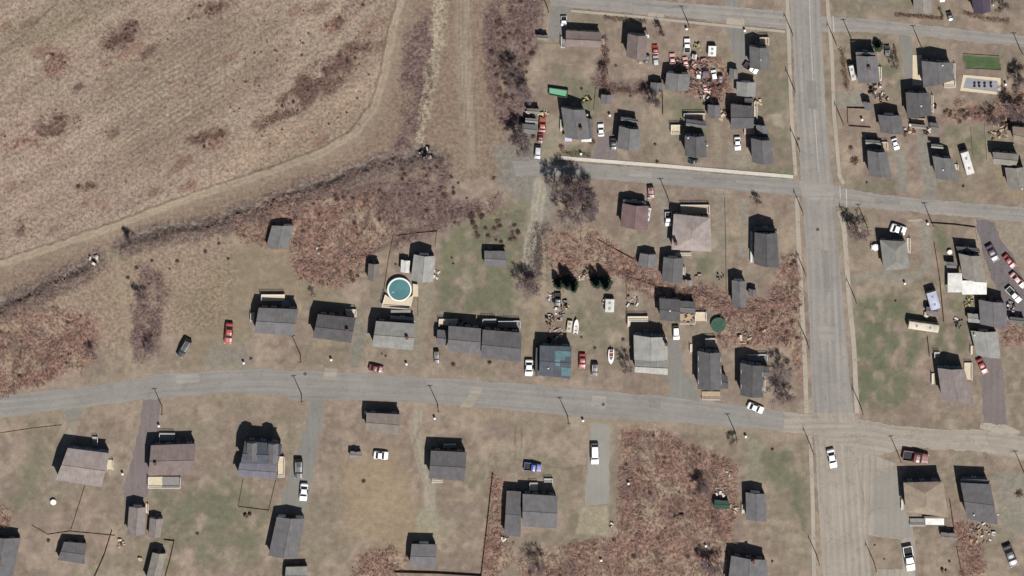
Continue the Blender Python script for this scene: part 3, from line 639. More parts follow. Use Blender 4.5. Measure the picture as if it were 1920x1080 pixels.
def extras(root, roof, ex, e, rise):
    for x in ex:
        k = x[0]
        if k == 'wing':
            w, wl, rf, c = shell(root, x[1], x[2], x[3], x[4], x[5], x[6], names=('wing_wall','wing_roof'))
            facing(root, w, x[2], ('w','w','w','w'))
        elif k in ('deck','cdeck','gdeck'):
            x0,y0,x1,y1 = x[1]; z = x[2] if len(x) > 2 else .5; rail = x[3] if len(x) > 3 else 'nesw'
            q = [P(a,b_,z) for a,b_ in ((x0,y0),(x1,y0),(x1,y1),(x0,y1))]
            m = MB(); m.prism([(p.x,p.y) for p in q], z-.15, z)
            for p in q: m.abox(p.x-.07,p.y-.07,-.1,p.x+.07,p.y+.07,z-.15)
            s_ = {'n':(0,1),'e':(1,2),'s':(2,3),'w':(3,0)}
            for ch in rail: a,b_ = s_[ch]; railing(m, [(q[a].x,q[a].y,0),(q[b_].x,q[b_].y,0)], z)
            m.build('deck', [{'deck':WOOD,'cdeck':CREAMW,'gdeck':GREYW}[k], TRIM], root)
        elif k == 'awning':
            x0,y0,x1,y1 = x[1]; z = x[2]; q = [P(a,b_,z) for a,b_ in ((x0,y0),(x1,y0),(x1,y1),(x0,y1))]
            m = MB(); m.prism([(p.x,p.y) for p in q], z, z+.08)
            for p in q[2:] if len(x) < 5 else q: m.tube((p.x,p.y,0),(p.x,p.y,z),.05,.05,5)
            m.build('awning', roofmat(x[3]), root)
        elif k == 'chimney':
            p = P(x[1][0], x[1][1], e+rise*.8); m = MB(); m.abox(p.x-.35,p.y-.35,e-.3,p.x+.35,p.y+.35,e+rise+.7); m.abox(p.x-.42,p.y-.42,e+rise+.7,p.x+.42,p.y+.42,e+rise+.82); m.build('chimney', BRICK, roof)
        elif k == 'vent':
            p = P(x[1][0], x[1][1], e+rise*.6); m = MB(); m.tube((p.x,p.y,e-.2),(p.x,p.y,e+rise*.6+.45),.14,.14,8); m.tube((p.x,p.y,e+rise*.6+.4),(p.x,p.y,e+rise*.6+.55),.26,.1,8); m.build('vent', STEEL, roof)
        elif k == 'dormer':
            x0,y0,x1,y1 = x[1]; z = e+rise*.75
            q = [P(a,b_,z) for a,b_ in ((x0,y0),(x1,y0),(x1,y1),(x0,y1))]; m = MB(); m.prism([(p.x,p.y) for p in q], e-.1, z); 
            d_ = m.build('dormer', wallmat('grey'), root)
            a, b_ = (q[0]+q[1])/2, (q[2]+q[3])/2; a.z = b_.z = z+.9; m = MB()
            for s_ in ((q[0],q[3],b_,a),(q[2],q[1],a,b_)):
                s_ = [Vector(p)+Vector((0,0,.03)) for p in s_]; m.poly(s_); m.poly([p+Vector((0,0,.12)) for p in s_])
            m.poly([q[1],q[0],a]); m.poly([q[3],q[2],b_]); m.build('dormer_roof', roofmat(x[2]), root)
        elif k == 'step':
            p = P(*x[1]); m = MB(); 
            for i in range(3): m.abox(p.x-.6,p.y-.3-i*.3,0,p.x+.6,p.y-i*.3,.5-.15*i)
            m.build('step', GREYW, root)
def house(kind, label, quad, e, ridge, rise, rk, wk='white', spec=('wdw','w','ww','w'), ex=(), hip=0, floors=1, cat=None, group=None):
    if kind in ('house','garage') and e < 3.9: e *= 1.38 if (ridge == 'x' and quad[0][1] > 500) else 1.2
    if ridge == 'x': rise *= .72
    cx = sum(p[0] for p in quad)/4; cy = sum(p[1] for p in quad)/4; b = P(cx, cy, e)
    root = empty(kind, (b.x,b.y,0), label, cat or {'brick_house':'house'}.get(kind, kind.replace('_',' ')), group)
    w, wl, rf, c = shell(root, quad, e, ridge, rise, rk, wk, hip, .18 if kind == 'shed' else .35)
    facing(root, w, e, spec, floors); extras(root, rf, ex, e, rise)
    return root
GS = ('g','','w','w'); SS = ('d','','w','')
H = house
H('house','long low house with brown two-tone roof beside the top left driveway',[(1061,57),(1128,61),(1126,89),(1060,87)],2.4,'x',1.5,'brown','cream',('wwdw','w','www','w'),[('gdeck',(1052,68,1059,88),.4,'ws'),('cdeck',(1128,72,1132,83),.4,'e')])
H('shed','tiny tan-roofed shed west of the top left driveway',[(1007,65),(1028,66),(1028,76),(1007,74)],1.8,'x',.5,'tgrey','dark',SS)
H('house','brown-mauve gabled house south of the dark shrub row on the top street',[(1177,63),(1214,67),(1211,113),(1174,106)],3.6,'y',1.8,'brown','grey',('ww','ww','w','ww'),[('vent',(1195,92)),('awning',(1211,65,1217,71),2.4,'white'),('deck',(1198,113,1204,117),.3,'s')])
H('shed','slate grey shed west of the ribbed workshop in the cluttered yard',[(1220,154),(1243,155),(1241,172),(1219,170)],2.2,'y',.7,'slate2','dark',SS)
H('garage','grey streaked workshop roof with junk piled against its east side',[(1250,136),(1294,139),(1291,170),(1246,168)],2.8,'y',1.0,'grey','brown',('g_g','w','ww',''))
H('shed','small slate square shed in the lawn east of the green rectangular pool',[(1127,177),(1148,178),(1147,195),(1126,193)],1.9,'y',.5,'slate2','grey',SS)
H('house','grey gabled house at the corner of the top street with white-railed north porch',[(1405,86),(1441,90),(1444,131),(1406,127)],3.2,'y',1.6,'grey','blue',('wdw','ww','w','ww'),[('deck',(1424,70,1441,84),.9,'ne'),('vent',(1426,112))])
H('shed','little grey shed with white east wall beside the maroon pickup',[(1368,128),(1384,130),(1383,148),(1367,147)],2.0,'y',.6,'grey','white',SS)
H('garage','pale greenish grey garage east of the rusty junk yard',[(1381,153),(1418,154),(1416,181),(1381,179)],2.0,'y',1.0,'lgrey','grey',GS)
H('shed','narrow dark shed squeezed between the pale garage and the slate house',[(1396,184),(1413,184),(1413,197),(1396,197)],2.4,'x',.5,'slate','dark',SS)
H('house','slate-roofed house directly south of the pale greenish garage',[(1370,195),(1413,199),(1413,240),(1370,243)],3.2,'x',1.4,'slate','dark',('wdw','w','ww','w'),[('cdeck',(1414,188,1419,220),.4,'e')])
H('shed','square slate shed between the junk yard and the two-track drive',[(1327,196),(1351,197),(1352,222),(1327,220)],2.4,'y',.7,'slate2','dark',SS)
H('house','tall slate house with lower north porch roof and cream deck to its west',[(1284,254),(1324,255),(1325,295),(1284,292)],4.8,'y',1.7,'slate','navy',('www','ww','w','ww'),[('wing',[(1286,223),(1323,228),(1324,241),(1286,236)],2.7,'x',.6,'slate2','navy'),('cdeck',(1258,234,1275,250),.8,'nws'),('deck',(1282,212,1322,224),.5,'nw'),('vent',(1290,258)),('vent',(1326,272))],floors=2)
H('house','slate house with lighter lower back roof by the main road upper pavement',[(1408,259),(1446,263),(1451,308),(1410,304)],4.8,'y',1.8,'slate2','navy',('www','ww','w','ww'),[('wing',[(1417,234),(1437,236),(1441,252),(1420,251)],2.9,'y',.6,'grey','navy'),('deck',(1396,233,1416,252),.5,'nw')],floors=2)
H('house','grey house with white awning facing the cream pavement at its west end',[(1052,201),(1097,206),(1107,261),(1060,258)],3.0,'y',1.6,'slate2','grey',('wdw','ww','w','ww'),[('wing',[(1098,220),(1112,224),(1112,259),(1104,259)],2.6,'y',.5,'slate2','grey'),('awning',(1090,259,1109,266),2.3,'white'),('awning',(1059,258,1072,265),2.3,'lav'),('cdeck',(1051,223,1054,245),.4,'w'),('vent',(1101,215)),('chimney',(1089,240))])
H('house','grey two-tone gabled house beside the small dark car and mauve drive',[(1161,236),(1201,243),(1199,283),(1157,277)],4.2,'y',1.5,'grey','navy',('www','ww','w','ww'),[('wing',[(1164,219),(1196,224),(1197,230),(1164,227)],2.6,'x',.3,'grey','navy')],floors=1)
H('garage','low grey garage at the dead end beside the red-orange car',[(979,232),(1007,234),(1006,252),(978,249)],2.2,'x',.7,'grey','grey',GS,[('wing',[(985,221),(1008,223),(1008,231),(985,229)],2.0,'x',.3,'lgrey','dark')])
H('shed','black-shadowed lean-to shed behind the low dead-end garage',[(988,203),(1012,204),(1012,214),(988,212)],2.2,'x',.4,'tgrey','dark',SS)
H('house','maroon-roofed house with pale north porch south of the middle street',[(1167,381),(1216,386),(1214,431),(1163,424)],2.8,'y',1.7,'maroon','grey',('wdw','w','w','w'),[('wing',[(1168,374),(1211,378),(1212,384),(1168,381)],2.6,'x',.4,'tgrey','navy'),('gdeck',(1214,370,1221,377),.4,'n')])
H('house','large square pinkish grey hip-roofed house south of the middle street',[(1263,401),(1332,408),(1334,472),(1259,468)],3.2,'y',1.5,'pink','navy',('wwdww','www','www','ww'),[('deck',(1276,384,1330,401),.8,'ne'),('cdeck',(1267,473,1296,477),.3,'s'),('chimney',(1267,455))],hip=.4)
H('shed','small slate garage at the end of the brown diagonal fence',[(1200,475),(1232,477),(1231,502),(1196,498)],2.3,'y',.8,'slate2','grey',SS)
H('garage','slate gabled garage just south of the pinkish square house',[(1244,482),(1282,484),(1279,531),(1241,526)],2.6,'y',1.1,'slate2','grey',GS,[('cdeck',(1280,500,1284,515),.3,'e')])
H('shed','tiny pinkish grey shed touching the southeast of the slate gabled garage',[(1284,524),(1298,525),(1297,536),(1284,535)],1.8,'y',.4,'pink','dark',SS)
H('house','tall slate house with white railing along its west side near the main road',[(1415,436),(1457,437),(1461,502),(1414,495)],5.0,'y',1.6,'slate','navy',('www','www','w','www'),[('wing',[(1414,426),(1456,428),(1457,436),(1414,435)],2.9,'x',.5,'slate2','navy'),('awning',(1407,434,1411,492),.9,'white')],floors=2)
H('garage','slim slate garage west of the reddish scrub by the main road',[(1372,525),(1399,527),(1399,576),(1373,573)],2.8,'y',1.0,'slate2','dark',GS)
H('shed','little grey shed beside the slim slate garage',[(1404,541),(1419,543),(1418,556),(1403,554)],1.8,'y',.5,'grey','dark',SS)
H('house','flat dark slate building with furniture along its south side in the scrub',[(1236,559),(1275,562),(1275,604),(1237,600)],2.9,'x',1.0,'slate','dark',('wdw','w','ww','w'),[('wing',[(1275,564),(1304,566),(1303,588),(1276,586)],2.7,'x',.8,'slate2','dark'),('deck',(1275,588,1303,606),.4,'se'),('cdeck',(1304,585,1324,602),.6,'ne'),('vent',(1256,582))])
H('house','light grey roofed house with a front cross roof on the lower street',[(1188,628),(1251,632),(1252,675),(1189,674)],4.2,'y',1.6,'lgrey','blue',('wwdw','ww','','ww'),[('wing',[(1190,673),(1252,674),(1252,703),(1190,698)],3.9,'x',1.3,'light','blue'),('cdeck',(1177,593,1215,601),1.0,'nws'),('cdeck',(1177,601,1182,612),1.0,'w'),('chimney',(1249,644))])
H('house','long slate house with east bay and brown front porch on the lower street',[(1308,658),(1352,661),(1354,730),(1308,729)],4.6,'y',1.8,'slate','navy',('www','www','w','www'),[('wing',[(1353,700),(1364,706),(1366,729),(1354,729)],3.4,'x',.6,'slate','navy'),('deck',(1322,634,1342,650),.8,'ne'),('deck',(1316,734,1350,748),.4,'s'),('cdeck',(1294,645,1298,660),.3,'w')],floors=2)
H('house','slate house nearest the main road on the lower street, bare tree on its east',[(1388,680),(1432,686),(1431,745),(1388,741)],4.6,'y',1.6,'slate','navy',('www','ww','w','ww'),[('wing',[(1432,687),(1442,688),(1442,706),(1432,706)],4.2,'x',.5,'slate','navy'),('cdeck',(1430,712,1434,732),.4,'e'),('gdeck',(1402,664,1438,676),.5,'ne')],floors=2)
H('house','dark old house with teal tarpaulin patches on its roof beside the lower street',[(1012,648),(1072,650),(1069,710),(1011,704)],3.2,'x',.9,'char','teal',('wdw','w','wdw','w'),[('wing',[(1005,652),(1012,652),(1011,705),(1003,705)],2.6,'y',.3,'slate','navy'),('vent',(1028,690))])
H('garage','light grey garage inside the fenced corner north of the round pool',[(776,477),(816,480),(812,529),(770,525)],2.9,'y',1.5,'light','navy',GS)
H('shed','narrow white-roofed shed alongside the light grey garage',[(752,487),(769,489),(767,512),(751,510)],2.0,'y',.3,'white','dark',SS)
H('shed','rounded dark mauve shed west of the round pool',[(691,494),(712,495),(708,528),(689,525)],2.6,'y',.7,'mauve','dark',SS)
H('house','light grey roofed house in front of the round blue pool',[(705,602),(780,607),(774,657),(697,650)],3.2,'x',1.5,'lgrey','dark',('w_dw','w','wdww','w'),[('wing',[(732,592),(779,596),(779,605),(732,601)],2.4,'x',.3,'lgrey','dark'),('chimney',(763,632)),('awning',(733,581,770,586),2.2,'lgrey',1)])
H('house','slate house, middle piece of the dark row with a cream deck behind its west wing',[(841,611),(902,616),(900,664),(839,658)],3.2,'x',1.5,'slate2','dark',('wwdw','','wdw','w'),[('wing',[(820,618),(839,620),(838,648),(818,645)],2.5,'x',.9,'slate2','dark'),('cdeck',(823,598,858,610),.6,'nw')])
H('house','slate house at the east end of the dark row, white pipes on its north porch',[(905,618),(977,624),(977,679),(901,671)],3.4,'x',1.6,'slate','dark',('wdww','w','wdw','w'),[('gdeck',(905,598,930,606),1.1,'nw'),('gdeck',(934,601,975,614),.8,'ne')])
H('shed','lone slate shed among brown shrubs at the top of the green lawn',[(908,470),(948,471),(949,501),(908,498)],2.2,'x',.9,'slate2','dark',('wd','w','w',''))
H('shed','lone grey shed at the edge of the red scrub, farthest northwest',[(510,423),(551,423),(540,466),(499,462)],2.2,'y',.5,'grey','dark',('gd','w','w',''))
H('house','grey house with round table and pale deck at its north side',[(485,577),(560,580),(548,630),(476,624)],3.2,'x',1.5,'slate2','dark',('wdww','w','wdw','w'),[('cdeck',(490,552,534,564),1.0,'nw'),('cdeck',(470,586,477,602),.4,'w')])
H('house','dark slate house west of the narrow grey drive, white steps at its northeast corner',[(596,589),(667,596),(658,643),(586,633)],3.2,'x',1.5,'slate','dark',('wdww','w','wdw','w'),[('cdeck',(648,580,668,592),.8,'nes'),('chimney',(651,618))])
H('house','pinkish metal-roofed house at far lower left of the view',[(127,840),(206,850),(190,913),(104,900)],3.2,'x',1.4,'pink','blue',('www','w','wdw','w'),[('cdeck',(200,862,212,880),.4,'e'),('gdeck',(173,819,183,835),.5,'ne')])
H('house','brown two-tone house with a white south deck, just right of the mauve drive',[(283,835),(367,832),(362,890),(278,892)],3.0,'x',1.4,'brown','navy',('wdww','w','ww','w'),[('cdeck',(278,894,304,914),.6,'ws'),('gdeck',(304,894,338,914),.4,'se'),('gdeck',(299,812,328,826),.7,'nw'),('chimney',(291,868))])
H('garage','brown garage at the foot of the mauve drive',[(242,950),(274,951),(271,1003),(238,1002)],2.6,'y',1.0,'mauve','brick',GS,[('cdeck',(273,944,278,962),.3,'e')])
H('shed','narrow brown shed east of the brown garage',[(281,971),(306,973),(301,1008),(278,1006)],2.2,'y',.8,'mauve','white',SS)
H('shed','slate shed at bottom left, south of the pinkish metal-roofed house',[(120,1016),(162,1019),(158,1058),(108,1050)],2.6,'x',.9,'slate','dark',('dw','w','w',''))
H('house','slate roofed building cut by the bottom left corner',[(-22,1007),(39,1009),(24,1082),(-34,1080)],2.6,'y',1.0,'slate2','dark',('ww','w','w',''))
H('shed','tan-roofed shed inside the small brown-fenced yard at the bottom left',[(286,1036),(311,1038),(299,1090),(273,1088)],3.0,'y',.8,'tgrey','dark',SS)
H('house','dark house with two roof dormers and a lighter porch roof',[(459,827),(529,833),(521,871),(451,869)],3.8,'x',1.7,'char','navy',('www','w','','w'),[('wing',[(450,868),(519,871),(515,899),(443,892)],3.8,'x',.4,'lilac','cream'),('dormer',(463,830,482,864),'slate2'),('dormer',(503,832,522,868),'slate2'),('cdeck',(521,856,533,893),.8,'nes')])
H('garage','slate gabled garage at the foot of the narrow grey drive',[(519,969),(572,972),(558,1047),(503,1042)],2.8,'y',1.2,'slate2','dark',('g_g','w','ww','w'))
H('garage','brownish grey garage hugging the south edge of the lower street',[(687,774),(752,777),(749,816),(686,808)],2.8,'x',.9,'bro2','navy',('w_w','w','g_','w'))
H('shed','small mauve shed beside the red and white car on the dry lawn',[(657,846),(678,847),(678,860),(656,859)],1.9,'x',.4,'mauve','brick',SS)
H('shed','dark shed with a white ridge stripe cut by the bottom edge below the slate garage',[(536,1063),(577,1062),(574,1095),(533,1094)],2.4,'x',.6,'lgrey','brick',SS)
H('house','slate house beside the gravel loop south of the lower street',[(808,845),(875,848),(871,902),(804,897)],3.2,'x',1.3,'slate','dark',('wdw','w','wdw','w'),[('gdeck',(832,832,854,840),.7,'nw'),('cdeck',(810,897,830,903),.3,'s')])
H('house','L-shaped slate house with the blue pickup parked at its north steps',[(980,926),(1045,930),(1044,991),(979,987)],3.2,'x',1.5,'slate2','dark',('wdww','w','ww',''),[('wing',[(950,920),(978,922),(976,1007),(945,1003)],3.0,'x',1.0,'slate','dark'),('cdeck',(993,905,1008,920),.7,'nw'),('gdeck',(1020,897,1036,905),.5,'ne')])
H('garage','small slate garage south of the gravel loop by the bottom fence',[(772,1020),(819,1021),(816,1066),(767,1063)],2.6,'x',1.0,'slate2','dark',GS)
H('garage','small slate garage alone on the lawn near the main road, bottom',[(1398,923),(1436,926),(1438,978),(1399,974)],2.8,'y',.9,'slate2','dark',('g','w','w','w'),[('cdeck',(1391,945,1396,962),.3,'w')])
H('shed','dark green roofed shed at the edge of the bottom red scrub',[(1340,937),(1367,939),(1367,955),(1338,953)],1.8,'x',.3,'green','dark',SS)
H('house','slate house cut by the bottom edge beside the red scrub',[(1371,1042),(1438,1050),(1440,1105),(1364,1100)],4.0,'y',1.3,'slate2','dark',('www','w','w','w'),[('chimney',(1412,1052))])
H('house','broad tan-roofed building behind the red pickup at the paved lot',[(1694,905),(1768,903),(1779,970),(1698,960)],5.2,'y',1.4,'tan','navy',('www','ww','w','ww'),[('awning',(1735,972,1770,984),2.6,'white'),('gdeck',(1706,972,1734,984),.6,'s'),('cdeck',(1690,935,1694,955),.4,'w')],hip=.3,floors=2)
H('house','tall slate house with pale roof edge, north of the strewn yard at bottom right',[(1801,905),(1857,908),(1871,984),(1813,973)],5.4,'x',1.2,'slate','navy',('www','ww','w','ww'),[('wing',[(1801,898),(1855,900),(1857,907),(1801,904)],4.2,'x',.3,'lgrey','navy'),('vent',(1826,965)),('vent',(1871,964))],floors=2)
H('shed','pinkish shed with green front against the brown fence, bottom right',[(1764,998),(1792,1000),(1794,1015),(1766,1012)],2.0,'x',.4,'mauve','green',SS)
H('house','dark grey house cut by the top edge on the right of the main road',[(1630,-25),(1664,-22),(1664,4),(1630,1)],3.0,'x',1.2,'slate2','dark',('ww','','ww',''))
H('house','tan-mauve house with green lawn below, cut by the top edge',[(1712,-18),(1745,-15),(1748,24),(1713,20)],3.0,'y',1.3,'tgrey','dark',('ww','w','ww','w'))
H('house','dark plum gabled house at the very top right',[(1820,-18),(1854,-20),(1858,21),(1826,26)],3.4,'y',1.8,'plum','navy',('ww','w','ww','w'),[('vent',(1862,9))])
H('house','slate house behind the long brown hedge right of the main road',[(1605,104),(1645,105),(1650,154),(1609,156)],4.8,'y',1.0,'slate2','navy',('www','ww','w','ww'),[('wing',[(1604,98),(1644,99),(1645,104),(1605,103)],4.4,'x',.2,'lgrey','navy'),('chimney',(1629,126)),('cdeck',(1646,125,1652,150),.5,'e')],floors=2)
H('house','large slate house with cream corner deck beside the covered rectangular pool',[(1728,114),(1785,117),(1789,150),(1731,164)],4.2,'y',1.2,'slate2','navy',('wwdw','ww','ww','ww'),[('cdeck',(1770,151,1791,163),.6,'se'),('cdeck',(1787,118,1790,150),.4,'e'),('cdeck',(1711,103,1729,160),.15,''),('vent',(1767,122))])
H('house','slate flat-looking house south of the large slate house, white east eave',[(1698,173),(1742,174),(1748,216),(1701,222)],3.4,'y',.8,'slate','navy',('ww','ww','ww','w'),[('vent',(1727,198)),('cdeck',(1746,178,1749,210),.5,'e'),('deck',(1708,222,1735,232),.5,'s')])
H('shed','grey-green shed beside the yard of white patio things',[(1618,190),(1634,192),(1637,205),(1622,206)],2.4,'y',.7,'grey','dark',SS)
H('garage','grey gabled garage east of the brown-walled garden plot',[(1646,215),(1690,216),(1695,252),(1651,248)],2.8,'y',1.2,'slate2','navy',GS)
H('house','slate house with red-trimmed back porch, beside the white and black car',[(1626,282),(1663,285),(1672,332),(1629,329)],4.4,'y',1.5,'slate2','navy',('www','ww','w','ww'),[('wing',[(1622,262),(1650,264),(1652,272),(1623,270)],2.6,'x',.4,'lgrey','navy'),('deck',(1652,266,1664,280),.6,'ne')],floors=1)
H('house','light grey gabled house next to the long white bus',[(1748,292),(1787,297),(1797,338),(1755,335)],4.2,'y',1.3,'grey','navy',('ww','ww','w','ww'),[('wing',[(1746,270),(1768,272),(1769,279),(1746,277)],2.5,'x',.4,'lgrey','navy'),('vent',(1768,318)),('cdeck',(1790,308,1796,318),.4,'e')])
H('shed','small grey-green shed south of the slate house with white east eave',[(1743,229),(1759,231),(1762,247),(1746,244)],2.2,'x',.5,'grey','dark',SS)
H('shed','low dark carport roof west of the small grey-green shed',[(1708,232),(1737,235),(1737,243),(1710,240)],2.2,'x',.3,'tgrey','brick',SS)
H('house','greyish tan house at right, the upper of two overlapping roofs',[(1861,285),(1911,289),(1905,312),(1863,307)],3.2,'x',1.0,'tgrey','navy',('www','w','w','w'))
H('house','greyish tan gabled house at the right edge, the lower of two overlapping roofs',[(1884,314),(1922,313),(1932,356),(1890,353)],3.2,'y',1.3,'tgrey','dark',('ww','w','w','w'),[('vent',(1916,353))])
H('house','tan flat-roofed building on the right edge above the overlapping roofs',[(1898,237),(1935,240),(1935,278),(1900,266)],4.0,'x',.9,'tan','dark',('ww','w','w','w'))
H('house','mottled grey hip-roofed house with the white sports car at its north side',[(1650,450),(1700,453),(1706,503),(1657,508)],3.4,'y',1.2,'mott','navy',('wwdw','ww','ww','w'),[('cdeck',(1700,446,1706,474),.4,'e'),('cdeck',(1634,459,1646,468),.5,'nw')],hip=.3)
H('house','pale tan gabled house joined to the large white patio roof',[(1797,475),(1840,480),(1850,530),(1806,522)],4.2,'y',1.5,'tgrey','navy',('www','ww','w','ww'),[('awning',(1777,512,1804,548),2.4,'white',1),('awning',(1804,526,1850,552),2.45,'white',1),('wing',[(1774,491),(1793,492),(1794,503),(1775,502)],2.2,'x',.2,'slate2','dark'),('wing',[(1792,462),(1836,466),(1838,474),(1796,472)],3.0,'x',.3,'slate','navy')],floors=1)
H('shed','slate roofed shed between the lavender camper and the long brown fence',[(1737,575),(1759,577),(1759,590),(1736,588)],2.2,'x',.5,'slate2','dark',SS)
H('house','slate house south of the white patio roof near the right edge',[(1835,562),(1886,568),(1889,615),(1838,608)],3.2,'y',1.0,'slate2','dark',('wdw','ww','w','w'))
H('shed','light grey shed against the west wall of the right slate house',[(1814,587),(1836,589),(1837,606),(1815,604)],2.2,'x',.4,'lgrey','dark',SS)
H('garage','light grey gabled garage at the top of the mauve drive on the right',[(1820,620),(1871,622),(1876,672),(1831,666)],2.6,'y',1.1,'lgrey','dark',GS,[('cdeck',(1820,648,1824,664),.3,'w'),('vent',(1827,628))])
H('house','grey-mauve gabled house on the corner lawn of the lower street east of the main road',[(1758,690),(1808,692),(1827,757),(1766,749)],4.6,'y',1.3,'mauve','teal',('wwww','ww','w','ww'),[('cdeck',(1747,700,1752,720),.5,'w'),('cdeck',(1808,680,1822,712),.5,'ne'),('gdeck',(1752,660,1762,670),.5,'nw')],floors=1)
H('shed','low grey-roofed shed on the right edge below the dark drive',[(1893,594),(1922,597),(1922,607),(1892,604)],2.2,'x',.4,'grey','dark',SS)
# ================================================================ vehicles
RUBBER = mat('tyre_rubber', (.02,.02,.02), .8, .05); LAMP = mat('lamp_glass', (.75,.75,.7), .2, .02); RED = mat('tail_lamp', (.35,.02,.015), .3, .02); CHROME = mat('chrome', (.5,.5,.52), .3, .03, metal=.8)
PAINT = {'white': (.80,.79,.76), 'silver': (.42,.42,.42), 'black': (.025,.025,.028), 'red': (.33,.045,.03), 'maroon': (.17,.03,.025), 'blue': (.06,.08,.30), 'dark': (.06,.05,.05), 'pink': (.62,.34,.30), 'grey': (.2,.2,.2), 'plum': (.10,.06,.09), 'orange': (.38,.09,.05)}
def paint_m(k): return mat('car_paint_'+k, PAINT[k], .35, .03, 1, .02, coat=.5, spec=.5)
def loft(name, st, root, kind):
    """st: stations (x, z_belt, z_top, w_belt, w_top); returns body with glass split off"""
    body = MB(); glass = MB(); rings = []
    for (x, zb, zt, wb, wt) in st:
        rings.append([(x,-.80*wb/.9,.28),(x,-wb,.55),(x,-wb*.985,zb),(x,-wt,zt),(x,-wt*.5,zt+.03),(x,wt*.5,zt+.03),(x,wt,zt),(x,wb*.985,zb),(x,wb,.55),(x,.80*wb/.9,.28)])
    for i in range(len(rings)-1):
        a, b_ = rings[i], rings[i+1]; ta = st[i][2]-st[i][1]; tb = st[i+1][2]-st[i+1][1]
        for k in range(9):
            q = [a[k], a[k+1], b_[k+1], b_[k]]
            side = k in (2,6); top = k in (3,4,5)
            isg = (side and (ta > .25 and tb > .25)) or (top and (ta > .25) != (tb > .25))
            (glass if isg else body).poly([q[0],q[3],q[2],q[1]])
        body.poly([a[9],b_[9],b_[0],a[0]])
    body.poly(rings[0][::-1]); body.poly(rings[-1])
    b = body.build('body', paint_m('white'), None); b.parent = root
    for p in b.data.polygons: p.use_smooth = True
    try: b.data.set_sharp_from_angle(angle=math.radians(32))
    except Exception: pass
    g = glass.build('window', glassmat(), None); g.parent = root
    return b
def wheels(root, xs, w, r=.33):
    for x in xs:
        for s in (-1,1):
            m = MB(); m.tube((x,s*(w-.22),r),(x,s*w,r),r,r,14); o = m.build('wheel', RUBBER, None); o.parent = root
            m = MB(); m.tube((x,s*(w-.02),r),(x,s*(w+.012),r),r*.55,r*.5,10); q = m.build('rim', CHROME, None); q.parent = o
def lamps(root, xf, xr, w, z):
    for s in (-1,1):
        m = MB(); m.box((xf,s*(w-.22),z),(.06,0,0),(0,.16,0),(0,0,.07)); o = m.build('headlight', LAMP, None); o.parent = root
        m = MB(); m.box((xr,s*(w-.2),z+.06),(.05,0,0),(0,.13,0),(0,0,.08)); o = m.build('taillight', RED, None); o.parent = root
def proto(kind):
    name = {'sedan':'parked_car','suv':'parked_suv','pickup':'pickup_truck','van':'van','sport':'sports_car'}[kind]
    root = bpy.data.objects.new(name, None); C.objects.link(root)
    if kind in ('sedan','sport'):
        k = .86 if kind == 'sport' else 1
        loft('b', [(2.38,.50,.55,.66,.55),(2.30,.64,.72,.80,.70),(1.9,.74,.82,.88,.78),(1.05,.86,.95,.90,.80),(.30,.90,1.40*k,.91,.62),(-.35,.91,1.44*k,.91,.64),(-.95,.92,1.40*k,.91,.62),(-1.65,.92,1.02,.90,.76),(-2.15,.88,.98,.86,.74),(-2.36,.66,.76,.74,.62)], root, kind)
        wheels(root, (1.45,-1.4), .88); lamps(root, 2.30, -2.33, .86, .64)
    elif kind == 'suv':
        loft('b', [(2.28,.60,.68,.70,.58),(2.2,.78,.88,.84,.74),(1.15,.98,1.08,.93,.82),(.55,1.0,1.66,.94,.70),(-.6,1.02,1.72,.94,.72),(-1.85,1.02,1.68,.94,.70),(-2.2,1.0,1.12,.90,.8),(-2.3,.7,.8,.82,.7)], root, kind)
        wheels(root, (1.4,-1.35), .92, .37); lamps(root, 2.2, -2.26, .9, .78)
        for s in (-1,1):
            m = MB(); m.box((-.6,s*.62,1.80),(1.1,0,0),(0,.03,0),(0,0,.03)); o = m.build('roof_rail', CHROME, None); o.parent = root
    elif kind == 'van':
        loft('b', [(2.6,.62,.72,.76,.66),(2.5,.9,1.0,.90,.80),(1.85,1.15,1.25,.96,.88),(1.35,1.25,2.05,.98,.84),(.4,1.28,2.15,.98,.86)], root, kind)
        m = MB(); m.abox(-2.7,-.98,.35,.45,.98,2.18); o = m.build('cargo_box', paint_m('white'), None); o.parent = root
        wheels(root, (1.7,-1.7), .96, .37); lamps(root, 2.5, -2.7, .9, .78)
    else:
        loft('b', [(2.75,.62,.70,.78,.66),(2.68,.80,.90,.88,.78),(1.35,1.0,1.12,.96,.86),(.80,1.02,1.68,.97,.72),(.1,1.04,1.74,.97,.74),(-.45,1.04,1.68,.97,.72),(-.62,1.0,1.06,.97,.90)], root, kind)
        m = MB(); 
        m.abox(-2.75,-.97,.45,-.60,.97,.62); m.abox(-2.75,-.97,.62,-.60,-.86,1.06); m.abox(-2.75,.86,.62,-.60,.97,1.06); m.abox(-2.75,-.86,.62,-2.66,.86,1.05); m.abox(-.70,-.86,.62,-.60,.86,1.06)
        o = m.build('truck_bed', paint_m('white'), None); o.parent = root
        m = MB(); m.abox(-2.66,-.86,.621,-.70,.86,.65); o2 = m.build('bed_liner', mat('bed_liner', (.03,.03,.03), .8), None); o2.parent = o
        wheels(root, (1.75,-1.75), .96, .39); lamps(root, 2.68, -2.76, .92, .82)
    return root
PROTO = {}; LEN = {'sedan':4.75,'sport':4.75,'suv':4.6,'pickup':5.5,'van':5.3}; WID = {'sedan':1.82,'sport':1.82,'suv':1.9,'pickup':1.95,'van':1.97}
USED = {}
def recolor(o, m, m2=None):
    for c in o.children:
        if c.name.split('.')[0] in ('body','cargo_box','truck_bed'):
            c.material_slots[0].link = 'OBJECT'; c.material_slots[0].material = m2 if (m2 and c.name.startswith('body') is False) else m
